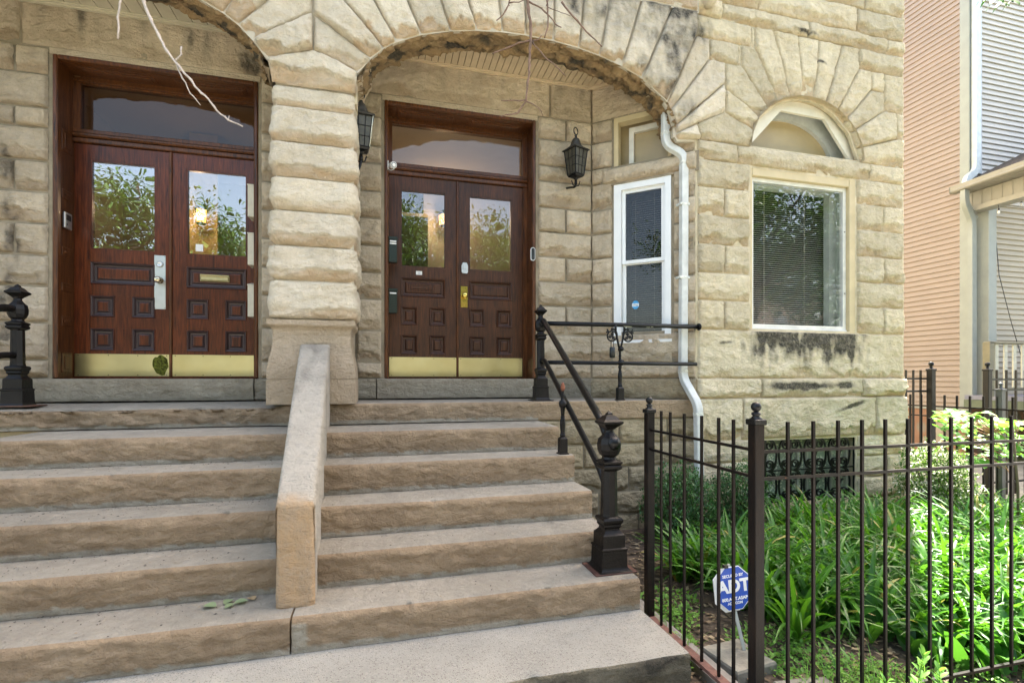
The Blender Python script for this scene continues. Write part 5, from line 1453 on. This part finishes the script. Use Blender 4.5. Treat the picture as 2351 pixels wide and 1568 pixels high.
fdm,nt,b=mat('field_stone'); vd,vc=tex(nt,3.2,kind='V'); spq=N(nt,'ShaderNodeSeparateColor'); L(nt,vc,spq.inputs[0])
L(nt,mix(nt,ramp(nt,vd,[(.38,(0,0,0)),(.52,(1,1,1))]),ramp(nt,spq.outputs[0],[(.2,(.22,.19,.15)),(.8,(.40,.35,.28))]),(.30,.17,.11)),b.inputs['Base Color']); bump(nt,b,vd,.8,.05); b.inputs['Roughness'].default_value=.9
m=MB(); m.box(XN+.0,XN+.05,YN,18,GZ-.2,-.57); m.box(XN-.02,XN+.02,YN-.02,18,-.60,-.56,1); m.box(XN,17,YN,YN+.05,GZ-.2,-.5); m.build('foundation',[fdm,TRIM],nb)
# porch: floor, roof, gutter, beam, post, railing
m=MB(); m.box(10.35,17,4.3,YN-.03,-.38,-.30); m.box(10.33,17,4.28,YN-.03,-.55,-.385,1); m.build('porch_floor',[simple('grey_deck',(.22,.23,.30),.6),simple('green_fascia',(.12,.15,.10),.6)],nb)
zg=3.40
m=MB()
g0=Vector((10.12,YN+.05,zg)); g1=Vector((10.12,3.6,zg+.10)); dd=g1-g0
m.obox(g0,dd,Vector((.11,0,0)),Vector((0,0,.012))); m.tube([g0+Vector((.0,0,.03)),g1+Vector((.0,0,.03))],.03,10); m.obox(g0+Vector((-.02,0,.05)),dd,Vector((.03,0,0)),Vector((0,0,.07))); m.obox(g0+Vector((.10,0,0)),dd,Vector((.02,0,0)),Vector((0,0,.12)))
m.obox(g0+Vector((-.03,.0,.0)),Vector((0,.006,0)),Vector((.16,0,0)),Vector((0,0,.12)))
m.build('gutter',[NGUT],nb)
m=MB(); 
for k in range(22): m.obox(Vector((10.22,YN-.05-.14*k,zg+.015)),Vector((.62,0,0)),Vector((0,-.132,0)),Vector((0,0,.012)))
m.build('porch_soffit',[NGUT],nb)
m=MB(); m.obox(Vector((10.42,YN-.03,zg-.27)),Vector((0,-3.0,0)),Vector((.10,0,0)),Vector((0,0,.27)))
for k in range(20): m.box(10.412,10.42,YN-.1-.15*k,YN-.11-.15*k,zg-.25,zg)
m.box(10.36,10.62,YN-3.0,YN-.03,zg-.36,zg-.27); m.build('porch_beam',[NGUT],nb)
m=MB(); 
for k in range(14):
    x=10.15+k*.16; z=zg+.10+k*.075
    m.obox(Vector((x,YN-.02+.0,z)),Vector((.19,0,.085)),Vector((0,-3.2,.1)),Vector((0,0,.012)))
m.build('porch_roof',[simple('shingle',(.06,.05,.045),.95,0,.5,30,.8)],nb)
m=MB(); m.box(10.60,10.80,YN-.25,YN-.06,-.3,zg-.3); 
m.build('pilaster',[TRIM],nb)
m=MB(); m.box(10.42,10.60,YN-3.0,YN-2.85,-.3,zg-.36); m.build('porch_post',[TRIM],nb)
# railing between corner and steps
RG=simple('olive_rail',(.20,.185,.12),.6,0,.2); RW=simple('pale_baluster',(.55,.54,.42),.6,0,.1)
YR=5.9; xr0=at(2266,787,YR).x
m=MB(); m.box(xr0,15,YR-.05,YR+.05,.575,.615,bev=.01); m.box(xr0,15,YR-.03,YR+.03,-.20,-.15); m.box(xr0-.02,xr0+.09,YR-.05,YR+.05,-.3,.6); rr_=m.build('porch_rail',[RG],nb)
m=MB(); m.box(xr0+.16,xr0+.235,YR-.02,YR+.0,-.16,.58); bq=m.build('baluster',[RW],nb)
for k in range(1,22): dup(bq,.21*k,0)
m=MB()
for k in range(26):
    for s in (1,-1):
        x=10.4+.12*k; m.obox(Vector((x,4.29,-1.35)),Vector((.6*s,0,.6)),Vector((.02,0,0)),Vector((0,.008,0)))
m.build('lattice',[simple('dark_red_lattice',(.10,.045,.035),.8)],nb)
# downspouts
m=MB(); sct=[(-1,-.7),(1,-.7),(1,.7),(-1,.7)]
m.tube(roundpath([Vector((10.17,YN-.15,zg)),Vector((10.17,YN-.15,zg-.22)),Vector((10.43,YN-.10,zg-.52)),Vector((10.43,YN-.10,-.55))],.12,6),.055,sect=[(-1,-.7),(-.3,-.6),(0,-.7),(.3,-.6),(1,-.7),(1,.7),(-1,.7)],up=(0,1,0),smooth=False)
for k in range(9): m.obox(Vector((10.20+.024*k,YN-.19,zg-.29-.028*k)),Vector((.05,0,.06)),Vector((0,.004,0)),Vector((.006,0,-.007)))
m.build('lower_downspout',[TRIM],nb)
m=MB(); m.tube(roundpath([Vector((XN+.06,YN-.08,8.2)),Vector((XN+.06,YN-.08,zg+.42)),Vector((XN-.20,YN-.1,zg+.25)),Vector((XN-.27,YN-.12,zg+.08))],.10,6),.055,sect=sct,up=(0,1,0),smooth=False); m.build('upper_downspout',[simple('galvanised_pipe',(.52,.57,.56),.45,.3,.15,9)],nb)
m=MB(); m.box(XN+.16,XN+.26,YN-.05,YN-.03,zg+.4,8.3); m.build('front_trim',[simple('blue_white_trim',(.52,.54,.54),.5)],nb)
m=MB(); m.tube([(10.2,YN-.3,zg+.12),(10.6,YN-.5,zg+.32),(11.2,YN-.7,zg+.62),(12,YN-1.2,zg+1.1)],.008,6); m.tube([(10.58,YN-.3,zg-.01),(10.66,YN-.35,zg-.05),(10.70,YN-.35,zg-.20),(10.68,YN-.3,zg-.32)],.008,6); m.tube([(10.9,6.55,3.0),(10.95,6.5,1.9),(11.15,6.45,1.1),(11.35,6.4,.4)],.006,6); m.build('cable',[BLACKP],nb)
for (u,v,lb_) in ((2293,486,'bare bulb of the porch string light hanging nearest the clapboard corner'),(2345,468,'bare bulb of the porch string light at the far right edge')):
    p=at(u,v,6.2); t=thing('string_light_bulb',lb_,'light bulb',tuple(p),'string light bulbs under the neighbouring porch')
    m=MB(); m.lathe(p,[(.002,-.04),(.018,-.025),(.02,-.01),(.012,.01),(.010,.02)],12,0,smooth=True); m.build('bulb',[WHITE],t)
    m=MB(); m.lathe(p,[(.012,.018),(.013,.05),(.006,.06)],12,0); m.tube([p+Vector((0,0,.05)),p+Vector((-.01,0,.12)),p+Vector((-.04,0,.22))],.004,5); m.build('socket',[BLACKP],t)

# ------------------------------------------------------------------ ground
g=MB(); g.add([(-60,-60,GZ-.03),(60,-60,GZ-.03),(60,60,GZ-.03),(-60,60,GZ-.03)],[(0,1,2,3)]); g.build('ground',[LAWN],kind='structure')
g=MB()
def gh(x,y):
    return GZ+.015*fb(x*1.3,y*1.3,3,4)+.012*fb(x*7,y*7,5,3)+.03*max(0,min(1,(y-3)/1.2))
nx,ny=130,70; vs=[(1.30+x*4.85/nx,1.25+y*(4.2-1.25)/ny,0) for y in range(ny+1) for x in range(nx+1)]
vs=[(x,y,gh(x,y)) for x,y,_ in vs]
g.add(vs,[(j*(nx+1)+i,j*(nx+1)+i+1,(j+1)*(nx+1)+i+1,(j+1)*(nx+1)+i) for j in range(ny) for i in range(nx)],0,smooth=True)
g.build('garden_soil',[SOIL],kind='structure')
g=MB(); g.box(-8,1.32,-1.0,2.3,GZ-.1,GZ-.004); g.box(1.32,14,-1.0,1.15,GZ-.1,GZ-.006); g.build('front_walk',[WALK],kind='structure')
g=MB(); g.box(6.2,10.45,1.0,18,GZ-.1,GZ-.012); g.build('gangway_path',[simple('old_concrete',(.20,.19,.165),.9,0,.25,3,.4)],kind='structure')
g=MB(); g.box(-40,40,-5.0,-1.0,GZ-.1,GZ+.002); g.build('pavement',[WALK],kind='structure')
g=MB(); g.box(-40,40,-15,-6.5,GZ-.25,GZ-.13); g.build('street',[ASPH],kind='structure')
g=MB(); g.box(-40,40,-6.6,-6.45,GZ-.2,GZ+.0); g.build('kerb',[WALK],kind='structure')
# timber edging and paving stones in the bed
t=MB(); t.box(1.455,1.555,1.30,3.3,GZ-.08,GZ+.05,bev=.006); tag(t.build('timber_edging',[TIMBER]),'weathered grey timber board edging the bed just inside the side fence','timber')
PAVE=simple('old_paver',(.20,.19,.155),.95,0,.3,12,.8,60)
def paver(cx,cy,w,d,rot,label):
    mb=MB(); n=14; ring=[];c,s=math.cos(rot),math.sin(rot)
    base=[(-w,-d),(w,-d),(w,d),(-w,d)]; pts=[]
    for i in range(4):
        a=base[i];b=base[(i+1)%4]
        for k in range(5): q=k/5; pts.append((a[0]+(b[0]-a[0])*q+.02*nz(i*3+k,cx,1),a[1]+(b[1]-a[1])*q+.02*nz(i*3+k,cy,2)))
    P_=[(cx+x*c-y*s,cy+x*s+y*c) for x,y in pts]; Q_=[(cx+(x*c-y*s)*.96,cy+(x*s+y*c)*.96) for x,y in pts]
    n=len(P_); z=GZ+.055
    vs=[(x,y,GZ-.05) for x,y in P_]+[(x,y,z-.01) for x,y in P_]+[(x,y,z) for x,y in Q_]
    mb.add(vs,[(i,(i+1)%n,n+(i+1)%n,n+i) for i in range(n)]+[(n+i,n+(i+1)%n,2*n+(i+1)%n,2*n+i) for i in range(n)]+[[2*n+i for i in range(n)]])
    tag(mb.build('paving_stone',[PAVE]),label,'paving stone','paving stones in the bed')
p=atd(1608,1440,2.50); paver(1.70,2.08,.12,.12,.1,'grey paving stone left of the sign stake')
paver(1.82,1.72,.13,.12,-.1,'small pebbly paving stone behind the corner post of the fence')
# leaf litter
def litter(n,x0,x1,y0,y1,name,mt,label,s0=.01,s1=.03,seed=1,cond=None):
    m=MB(); r=random.Random(seed)
    for k in range(n):
        x,y=r.uniform(x0,x1),r.uniform(y0,y1)
        if cond and not cond(x,y): continue
        z=gh(x,y)+r.uniform(.004,.02); a=r.uniform(0,6.3); s=r.uniform(s0,s1); w=s*r.uniform(.25,.6)
        c,sn=math.cos(a),math.sin(a); t=r.uniform(-.5,.5)
        q=[(-s,-w*.3),(0,-w),(s,0),(0,w)]
        m.add([(x+u*c-v*sn,y+u*sn+v*c,z+u*t*.5+v*r.uniform(-.4,.4)) for u,v in q],[(0,1,2,3)],0,(r.random(),r.random()**3,0))
    tag(m.build(name,[mt]),label,'leaf litter',kind='stuff')
litter(9000,1.32,6.1,1.3,4.05,'leaf_litter',leafmat('mulch_bits',(.05,.035,.022),(.24,.18,.12),.0,.9,.1,yel=(.40,.32,.2)),'brown mulch and dead leaf litter covering the soil of the bed',seed=4)

# ------------------------------------------------------------------ foliage
def blade(mb,r,x,y,z,ln,w,az,lean,curl,tint,yel=0,n=7,fold=.35,wide=False):
    d=Vector((math.cos(az),math.sin(az),0)); sd=Vector((-d.y,d.x,0)); p=Vector((x,y,z)); ang=lean; vs=[]; tw=r.uniform(-.5,.5)
    for i in range(n+1):
        q=i/n
        ww=w*(math.sin(math.pi*min(1,(q*.93+.04)))**.75 if wide else (1-q**2.6)*(.6+.4*min(1,q*5)))
        t=d*math.sin(ang)+Vector((0,0,1))*math.cos(ang)
        up=d*(-math.cos(ang))+Vector((0,0,1))*math.sin(ang)
        s2=sd*math.cos(tw*q)+up*math.sin(tw*q)
        vs+= [p-s2*ww+up*ww*fold,p-up*0,p+s2*ww+up*ww*fold]
        p=p+t*(ln/n); ang+=curl/n*(.4+1.2*q)
    mb.add(vs,[(i*3+j,i*3+j+1,(i+1)*3+j+1,(i+1)*3+j) for i in range(n) for j in range(2)],0,(tint,yel,0),True)
LILY=leafmat('daylily_leaf',(.024,.10,.010),(.095,.275,.026),.38,.38,.45,yel=(.33,.30,.06))
BROAD=leafmat('broad_leaf',(.022,.10,.013),(.075,.23,.028),.33,.40,.45,yel=(.3,.3,.05))
m=MB(); r=random.Random(11)
def bedok(x,y):
    if y>4.0 or y<1.66 or x>6.0: return False
    # front left corner of the bed stays bare around the sign and stones
    lim=1.52 if y>3.05 else 1.60
    if y<2.15: return x>2.55+ (2.15-y)*1.0
    if y<2.75: return x>2.05
    if y>3.25 and x<3.45: return False
    if y>3.78: return False
    return x>1.98
clumps=[]
tries=0
while len(clumps)<230 and tries<9000:
    tries+=1; x,y=r.uniform(1.5,6.05),r.uniform(1.75,3.95)
    if not bedok(x,y): continue
    if 4.75<x<5.75 and y>3.2: continue
    if min([math.hypot(x-a,y-b) for a,b in clumps] or [9])<.155: continue
    clumps.append((x,y))
for x,y in clumps:
    big=r.uniform(.8,1.15)*(1.0 if y>2.2 else .85)*(.8 if y>3.1 else 1)
    for k in range(r.randint(24,34)):
        az=r.uniform(0,6.283); rr=r.uniform(0,.05)
        blade(m,r,x+rr*math.cos(az),y+rr*math.sin(az),gh(x,y),r.uniform(.34,.62)*big,r.uniform(.010,.0185),az+r.uniform(-.3,.3),r.uniform(.1,.7),r.uniform(1.0,2.7),r.random()**1.4,(1 if r.random()<.03 else 0),8)
tag(m.build('daylily_bed',[LILY]),'dense bed of arching strap leaved daylilies filling the garden behind the fence','flower bed',kind='stuff')
m=MB()
for k in range(1500):
    x,y=r.uniform(2.0,6.3),r.uniform(1.62,2.6)
    if x<2.35+max(0,(2.2-y))*.7: continue
    if r.random()<(y-1.6)*.75: continue
    blade(m,r,x,y,gh(x,y),r.uniform(.16,.28),r.uniform(.024,.042),r.uniform(0,6.28),r.uniform(.1,.8),r.uniform(.3,1.2),r.random(),(1 if r.random()<.015 else 0),6,.25,True)
tag(m.build('lily_of_the_valley',[BROAD]),'broad oval leaves massed along the front edge of the bed','ground cover',kind='stuff')
# small weeds near the corner
WEED=leafmat('weed_leaf',(.07,.19,.03),(.20,.40,.08),.4,.5,.3)
m=MB()
def weedspot(cx,cy,n,rad,s):
    for k in range(n):
        a=r.uniform(0,6.28); q=rad*math.sqrt(r.random()); x,y=cx+q*math.cos(a),cy+q*math.sin(a)
        h=r.uniform(.01,.09)*(1-q/rad*.6); z=gh(x,y)+h
        az=r.uniform(0,6.28); blade(m,r,x,y,z,r.uniform(.012,.032)*s,r.uniform(.004,.009)*s,az,r.uniform(.6,1.5),.4,r.random(),0,3,.2,True)
for a in ((1.95,2.15,500,.22,1),(2.05,1.85,900,.28,1),(2.2,1.70,700,.25,.8),(1.62,2.55,260,.16,1.2),(1.72,2.75,250,.2,1.3),(1.50,2.30,160,.10,1.2),(2.35,2.25,350,.2,1),(1.42,2.15,120,.07,1.2),(2.6,1.68,300,.2,.9),(1.35,2.5,90,.05,1.4)): weedspot(*a)
for k in range(140):   # grass wisps
    x,y=r.choice([(1.46,2.35),(2.15,1.75),(1.43,2.2),(2.3,1.68),(1.9,1.75)]); blade(m,r,x+r.gauss(0,.06),y+r.gauss(0,.06),GZ,r.uniform(.08,.24),.0022,r.uniform(0,6.28),r.uniform(.05,.5),r.uniform(.4,1.6),r.random(),0,5)
tag(m.build('weeds',[WEED]),'small bright weeds and grass wisps on the bare soil near the corner post','weeds',kind='stuff')
def weedstem(x,y,h,label,lean=(0,0)):
    t=thing('weed_plant',label,'weed',(x,y,GZ),'upright weeds along the front fence'); s=MB(); l=MB(); rr=random.Random(int(x*1000))
    pts=[Vector((x+lean[0]*q*q,y+lean[1]*q*q,GZ+h*q)) for q in [i/6 for i in range(7)]]
    s.tube(pts,[.0028-.0003*i for i in range(7)],6); s.build('stem',[WEED],t)
    nq=16
    for k in range(nq):
        q=.2+.8*k/nq; p=pts[0].lerp(pts[-1],q); 
        for _ in range(2): blade(l,rr,p.x,p.y,p.z,.055*(1.15-q*.4),.009,k*2.4+_*3.14+rr.uniform(-.3,.3),rr.uniform(.6,1.1) if q<.9 else rr.uniform(.2,.7),.5,rr.random(),0,4,.2,True)
    l.build('foliage',[WEED],t)
for x,y,h,lb_,ln_ in ((1.965+.0,1.545,.20,'short bushy weed rising outside the front fence left of the others',(0,0)),(2.10,1.53,.30,'tallest upright weed outside the front fence',(.05,0)),(2.19,1.50,.24,'upright weed between the tallest weed and the far right end',(0,0)),(1.86,1.50,.12,'tiny weed low beside the corner post outside the fence',(.0,0))): weedstem(x,y,h,lb_,ln_)

def shrub(cx,cy,cz,rx,ry,rz,n,ls,name,label,mt,seed,lump=.25,group=None,stems=True,fl=0):
    t=thing(name,label,'shrub',(cx,cy,GZ),group); m=MB(); r=random.Random(seed)
    for k in range(n):
        while True:
            v=Vector((r.gauss(0,1),r.gauss(0,1),r.gauss(0,1))).normalized()
            if v.z>-.8: break
        rad=(r.random()**.28); lm=1+lump*nz(v.x*2.6+seed,v.y*2.6,v.z*2.6)+.15*nz(v.x*7,v.y*7+seed,v.z*7)
        p=Vector((cx+v.x*rx*rad*lm,cy+v.y*ry*rad*lm,cz+v.z*rz*rad*lm))
        if p.z<GZ+.02: continue
        if p.y>YF-.03 and p.x<XR: continue
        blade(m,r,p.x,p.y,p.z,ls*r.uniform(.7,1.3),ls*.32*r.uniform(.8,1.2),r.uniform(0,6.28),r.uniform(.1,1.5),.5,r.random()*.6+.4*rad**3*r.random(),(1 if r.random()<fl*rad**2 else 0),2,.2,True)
    m.build('foliage',[mt],t)
    s=MB()
    for k in range(26):
        v=Vector((r.gauss(0,1),r.gauss(0,1),abs(r.gauss(0,1))+.3)).normalized()
        a=Vector((cx+r.uniform(-.04,.04),cy+r.uniform(-.04,.04),GZ)); b=Vector((cx+v.x*rx*.9,min(cy+v.y*ry*.9,YF-.05 if cx<XR else 99),cz+v.z*rz*.9))
        s.tube([a,a.lerp(b,.5)+Vector((0,0,.05)),b],[.006,.004,.0015],5)
    s.build('stem',[simple('twig_bark',(.09,.065,.045),.9)],t)
BOX=leafmat('boxwood_leaf',(.025,.085,.022),(.075,.19,.05),.22,.4,.5)
SPI=leafmat('spirea_leaf',(.03,.10,.015),(.14,.26,.05),.3,.4,.5,yel=(.80,.72,.64))  # pale share paints white sun highlights into the outer leaf colour
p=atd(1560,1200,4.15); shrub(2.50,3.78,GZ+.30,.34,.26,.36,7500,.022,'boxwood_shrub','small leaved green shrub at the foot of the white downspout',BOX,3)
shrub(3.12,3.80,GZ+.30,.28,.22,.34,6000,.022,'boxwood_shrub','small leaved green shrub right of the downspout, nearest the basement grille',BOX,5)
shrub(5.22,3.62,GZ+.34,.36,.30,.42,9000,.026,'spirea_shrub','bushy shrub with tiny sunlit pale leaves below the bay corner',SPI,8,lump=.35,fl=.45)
# maple sapling
MAP=leafmat('maple_leaf',(.07,.22,.03),(.17,.38,.07),.42,.38,.5,yel=(.3,.42,.08))
def mapleleaf(mb,P,s,n_,d_,tint):
    """five lobed leaf: n_ normal, d_ direction of the tip"""
    n_=n_.normalized(); d_=(d_-n_*d_.dot(n_)).normalized(); e=n_.cross(d_)
    out=[]
    prof=[(0,-.42),(18,.30),(34,.55),(46,.38),(60,.46),(74,.80),(88,.46),(100,.42),(114,.60),(128,.90),(140,.55),(150,.50),(163,.78),(180,1.05)]
    full=[(a,rr) for a,rr in prof]+[(360-a,rr) for a,rr in prof[-2:0:-1]]
    vs=[P]
    for a,rr in full:
        t=R(a-180); rr=abs(rr)*.5
        vs.append(P+(d_*math.cos(t)+e*math.sin(t))*s*rr+n_*(-.10*s*rr*rr*3+.05*s*math.sin(3*t)))
    k=len(full); mb.add(vs,[(0,1+i,1+(i+1)%k) for i in range(k)],0,(tint,0,0),True)
t=thing('maple_sapling','young maple with large sunlit leaves behind the right part of the fence','sapling',(5.0,2.95,GZ))
m=MB(); s=MB(); r=random.Random(21); base=Vector((5.02,2.85,GZ))
top=Vector((4.95,2.85,-.35)); s.tube([base,base.lerp(top,.5)+Vector((.03,0,0)),top],[.011,.009,.006],7)
cl=[]
for k in range(120):
    u=r.uniform(2162,2350); 
    vlo=940+ (12 if u<2200 else 0); v=r.choice([r.uniform(945,985),r.uniform(950,1060)]) if u<2310 else r.uniform(965,1050)
    if u<2190 and v>1010: continue
    P=atd(u,v,r.uniform(4.05,4.75)); cl.append(P)
for P in cl:
    hub=Vector((5.0+ (P.x-5.0)*.35,2.85+(P.y-2.85)*.35,min(P.z-.05,-.45)))
    if r.random()<.55: s.tube([hub,hub.lerp(P,.6)+Vector((0,0,.04)),P],[.0035,.0025,.0015],5,1)
    nn=Vector((r.uniform(-.45,.45),r.uniform(-.65,.25),1)); dd=Vector((P.x-5.0+r.uniform(-.2,.2),P.y-2.85+r.uniform(-.4,.1)-.1,-.12))
    mapleleaf(m,P,r.uniform(.11,.20),nn,dd,r.random())
m.build('foliage',[MAP],t); s.build('stem',[simple('sapling_bark',(.12,.09,.05),.8),simple('leaf_stalk',(.30,.16,.07),.6)],t)
# sprig in the top right corner
t=thing('maple_sprig','bright green leaves hanging into the top right corner','leaves',tuple(atd(2300,-20,4.4)))
m=MB(); s=MB()
for u,v,z_,sz in ((2258,6,4.4,.10),(2272,4,4.42,.11),(2287,10,4.4,.12),(2310,8,4.45,.13),(2322,14,4.4,.13),(2300,18,4.5,.12),(2330,4,4.5,.12),(2315,-8,4.4,.12),(2280,-12,4.4,.12)):
    P=atd(u,v,z_); d=Vector((r.uniform(-.5,.1),r.uniform(-.3,.1),-1)); 
    for k in (-1,0,1): blade(m,r,P.x,P.y,P.z+.05,sz*.95,sz*.17,3.4+k*.9+r.uniform(-.2,.2),2.2+.2*abs(k),.4,.6+.4*r.random(),0,5,.2,True)
    s.tube([P+Vector((0,0,.05)),atd(2300,-60,4.4)],.002,5)
m.build('foliage',[leafmat('sprig_leaf',(.02,.09,.004),(.04,.15,.008),.12,.6,.1)],t); s.build('stem',[simple('sprig_stalk',(.15,.13,.05),.8)],t)

# ------------------------------------------------------------------ bare twigs hanging from above
BARKL=simple('pale_dead_twig',(.42,.36,.31),.8,0,.25,40,.5); BARK=simple('twig_brown',(.16,.10,.07),.85,0,.4,40,.6)
def twig(label,paths,mt,d,seed):
    root=atd(paths[0][0][0][0],paths[0][0][0][1],d); t=thing('bare_branch',label,'branch',tuple(root),'bare twigs hanging from above'); r=random.Random(seed)
    for pi,(pp,r0,r1) in enumerate(paths):
        m=MB(); P=[atd(u,v,d+.05*pi*(1 if pi%2 else -1)*0) for u,v in pp]; Q=[]
        for i in range(len(P)-1):
            n=max(2,int((P[i+1]-P[i]).length/.022))
            for k in range(n): Q.append(P[i].lerp(P[i+1],k/n)+Vector((r.gauss(0,1),r.gauss(0,1),r.gauss(0,1)))*.0016)
        Q.append(P[-1]); n=len(Q)
        m.tube(Q,[(r0+(r1-r0)*i/(n-1))*(1+.30*(i%4==0)) for i in range(n)],7)
        for i in range(3,n-1,4): m.lathe(Q[i],[(.001,-.003),(r1*1.1,0),(r1*.9,.003),(.001,.007)],6,0,smooth=True,ax=Matrix.Rotation(r.uniform(.5,2.4),3,(r.random(),r.random(),.1)))
        m.build('twig' if pi else 'main_stem',[mt],t)
T=.0062
twig('pale bare branch crossing in front of the left transom, its fork tipped white',[([(325,-40),(331,12),(350,55),(383,118),(402,142),(424,168),(450,200),(485,235),(498,255),(525,276),(557,291)],.008,.0035),([(403,141),(410,162),(425,190),(437,215),(460,242)],.0042,.002),([(403,140),(415,125),(417,108)],.0045,.004),([(524,276),(526,266)],.002,.0016)],BARKL,2.6,1)
twig('short bare twig hanging under the left porch ceiling',[([(281,-40),(277,10),(271,40),(273,62),(271,90)],.005,.0045)],BARKL,2.6,2)
twig('brown bare branch hanging in the middle of the right arch with forked ends',[([(1208,-60),(1213,20),(1218,60),(1219,95),(1216,150),(1212,190),(1208,232),(1200,245),(1188,260),(1150,268)],.0088,.003),([(1218,94),(1190,100),(1155,115),(1130,124)],.0042,.003),([(1220,95),(1236,92),(1243,83)],.004,.0025),([(1222,97),(1250,130),(1275,152),(1299,176)],.0035,.0018),([(1206,232),(1180,231),(1150,231)],.0035,.0022),([(1210,233),(1235,245),(1247,268)],.003,.0016),([(1213,5),(1235,15),(1260,35),(1276,58),(1289,64)],.0042,.0022),([(1256,-20),(1257,30),(1258,65),(1250,88)],.0045,.0032),([(1258,18),(1280,25),(1310,38)],.002,.0012)],BARK,2.5,3)
twig('thin brown bare twig slanting down across the right voussoirs of the arch',[([(1290,5),(1305,28),(1325,48),(1345,72),(1382,108)],.005,.0025),([(1255,14),(1268,-30)],.002,.002)],BARK,2.5,4)
twig('small bare twig curving at the top centre of the arch',[([(1171,-20),(1168,12),(1155,35),(1140,48)],.0042,.0025),([(1168,8),(1190,5),(1215,-5)],.003,.002)],BARK,2.5,5)

# ------------------------------------------------------------------ the street behind the camera (seen in the glass)
TREEL=leafmat('street_tree_leaf',(.02,.06,.010),(.07,.145,.03),.25,.45,.4)
def tree(x,y,h,rad,n,seed,label,bare=False):
    t=thing('street_tree',label,'tree',(x,y,GZ),'street trees across the pavement'); r=random.Random(seed)
    s=MB(); s.tube([(x,y,GZ-.1),(x+.1,y,GZ+h*.3),(x-.05,y+.1,GZ+h*.55),(x,y,GZ+h*.8)],[.22,.17,.12,.05],10)
    tips=[]
    for k in range(16):
        a=r.uniform(0,6.28); z0=GZ+h*r.uniform(.3,.7); l=rad*r.uniform(.6,1.1); e=Vector((x+l*math.cos(a),y+l*math.sin(a),z0+l*r.uniform(.3,.9)))
        s.tube([(x,y,z0),Vector((x,y,z0)).lerp(e,.5)+Vector((0,0,.2)),e],[.07,.045,.012],6); tips.append(e)
        for _ in range(4):
            q=Vector((x,y,z0)).lerp(e,r.uniform(.4,.9)); f=q+Vector((r.uniform(-1,1),r.uniform(-1,1),r.uniform(.2,1))); s.tube([q,f],[.025,.006],5); tips.append(f)
    s.build('trunk',[simple('tree_bark',(.10,.08,.06),.9,0,.3)],t)
    if n:
        m=MB()
        for k in range(int(n*1.7)):
            c=r.choice(tips); p=c+Vector((r.gauss(0,.5),r.gauss(0,.5),r.gauss(0,.4)))
            blade(m,r,p.x,p.y,p.z,r.uniform(.10,.19),.045,r.uniform(0,6.28),r.uniform(.3,2.2),.4,r.random(),0,2,.2,True)
        m.build('crown',[TREEL],t)
tree(-10.2,-9.5,9,3.0,9000,1,'leafy street tree standing behind the viewer on the left, mirrored in the left door')
tree(1.2,-11,9,3.4,14000,2,'leafy street tree standing behind the viewer straight ahead of the right door')
tree(15.5,-9.5,10,4.4,22000,3,'leafy street tree standing behind the viewer on the right, mirrored in the bay window')
tree(-5.6,-11.5,8.5,2.6,8000,4,'thin leafed street tree behind the viewer between two fuller trees')
tree(6.6,-11.5,9,3.0,9000,6,'leafy street tree behind the viewer, right of the one facing the right door')
tree(21.5,-13,9,4.0,9000,7,'leafy street tree farthest to the right behind the viewer')
tree(11.5,-14,7,3.4,9000,8,'low leafy street tree behind the viewer between two taller ones')
ob=thing('brick_house','plain red brick house across the street behind the viewer','house',(0,-24,GZ))
m=MB(); 
m.box(-30,-6,-28,-24,GZ-.2,7.2); m.box(-5,12,-28,-24.5,GZ-.2,8.2); m.box(13,34,-28,-24,GZ-.2,7.0)
m.build('wall',[simple('far_brick',(.10,.075,.055),.9,0,.2,1)],ob)
m=MB()
for k in range(18):
    for z in (0,3.2): m.box(-28+3.4*k,-26.9+3.4*k,-23.96 if not(-5<-28+3.4*k<12) else -24.47,-24.6,z,z+1.7)
m.build('window',[simple('far_glass',(.05,.06,.07),.1)],ob)

# ------------------------------------------------------------------ light, camera
SD=Vector((.78,.62,0)).normalized(); EL=R(58); SDV=Vector((SD.x*math.cos(EL),SD.y*math.cos(EL),math.sin(EL)))
l=bpy.data.lights.new('sun','SUN'); l.energy=4.2; l.angle=R(.55); l.color=(1,.95,.86)
lo=bpy.data.objects.new('sun',l); COL.objects.link(lo); lo.rotation_euler=(-SDV).to_track_quat('-Z','Y').to_euler()
wd=bpy.data.worlds.new('World'); sc.world=wd; wd.use_nodes=True; nt=wd.node_tree; nt.nodes.clear()
o_=N(nt,'ShaderNodeOutputWorld'); bg=N(nt,'ShaderNodeBackground'); sk=N(nt,'ShaderNodeTexSky'); sk.sky_type='NISHITA'; sk.sun_disc=False; sk.sun_elevation=EL; sk.sun_rotation=math.atan2(SD.x,SD.y)
sk.air_density=1.0; sk.dust_density=4; sk.ozone_density=.6
bg.inputs[1].default_value=.13; L(nt,mix(nt,1.0,sk.outputs[0],(1.07,.975,.84),'MULTIPLY'),bg.inputs[0]); L(nt,bg.outputs[0],o_.inputs[0])
cd=bpy.data.cameras.new('camera'); cd.sensor_fit='HORIZONTAL'; cd.sensor_width=36; cd.lens=36*F/2351.0; cd.clip_end=300; cd.clip_start=.02
cd.shift_y=(VH-784)/2351.0
co=bpy.data.objects.new('camera',cd); COL.objects.link(co); co.location=(0,0,0); co.rotation_euler=(R(90),0,-TH); sc.camera=co
vs_=sc.view_settings; vs_.view_transform='Standard'; vs_.look='None'; vs_.exposure=2.9; vs_.gamma=1
sc.render.engine='CYCLES'; sc.cycles.max_bounces=8; sc.cycles.diffuse_bounces=4; sc.cycles.transparent_max_bounces=12; sc.cycles.sample_clamp_indirect=6; sc.cycles.caustics_reflective=False; sc.cycles.caustics_refractive=False
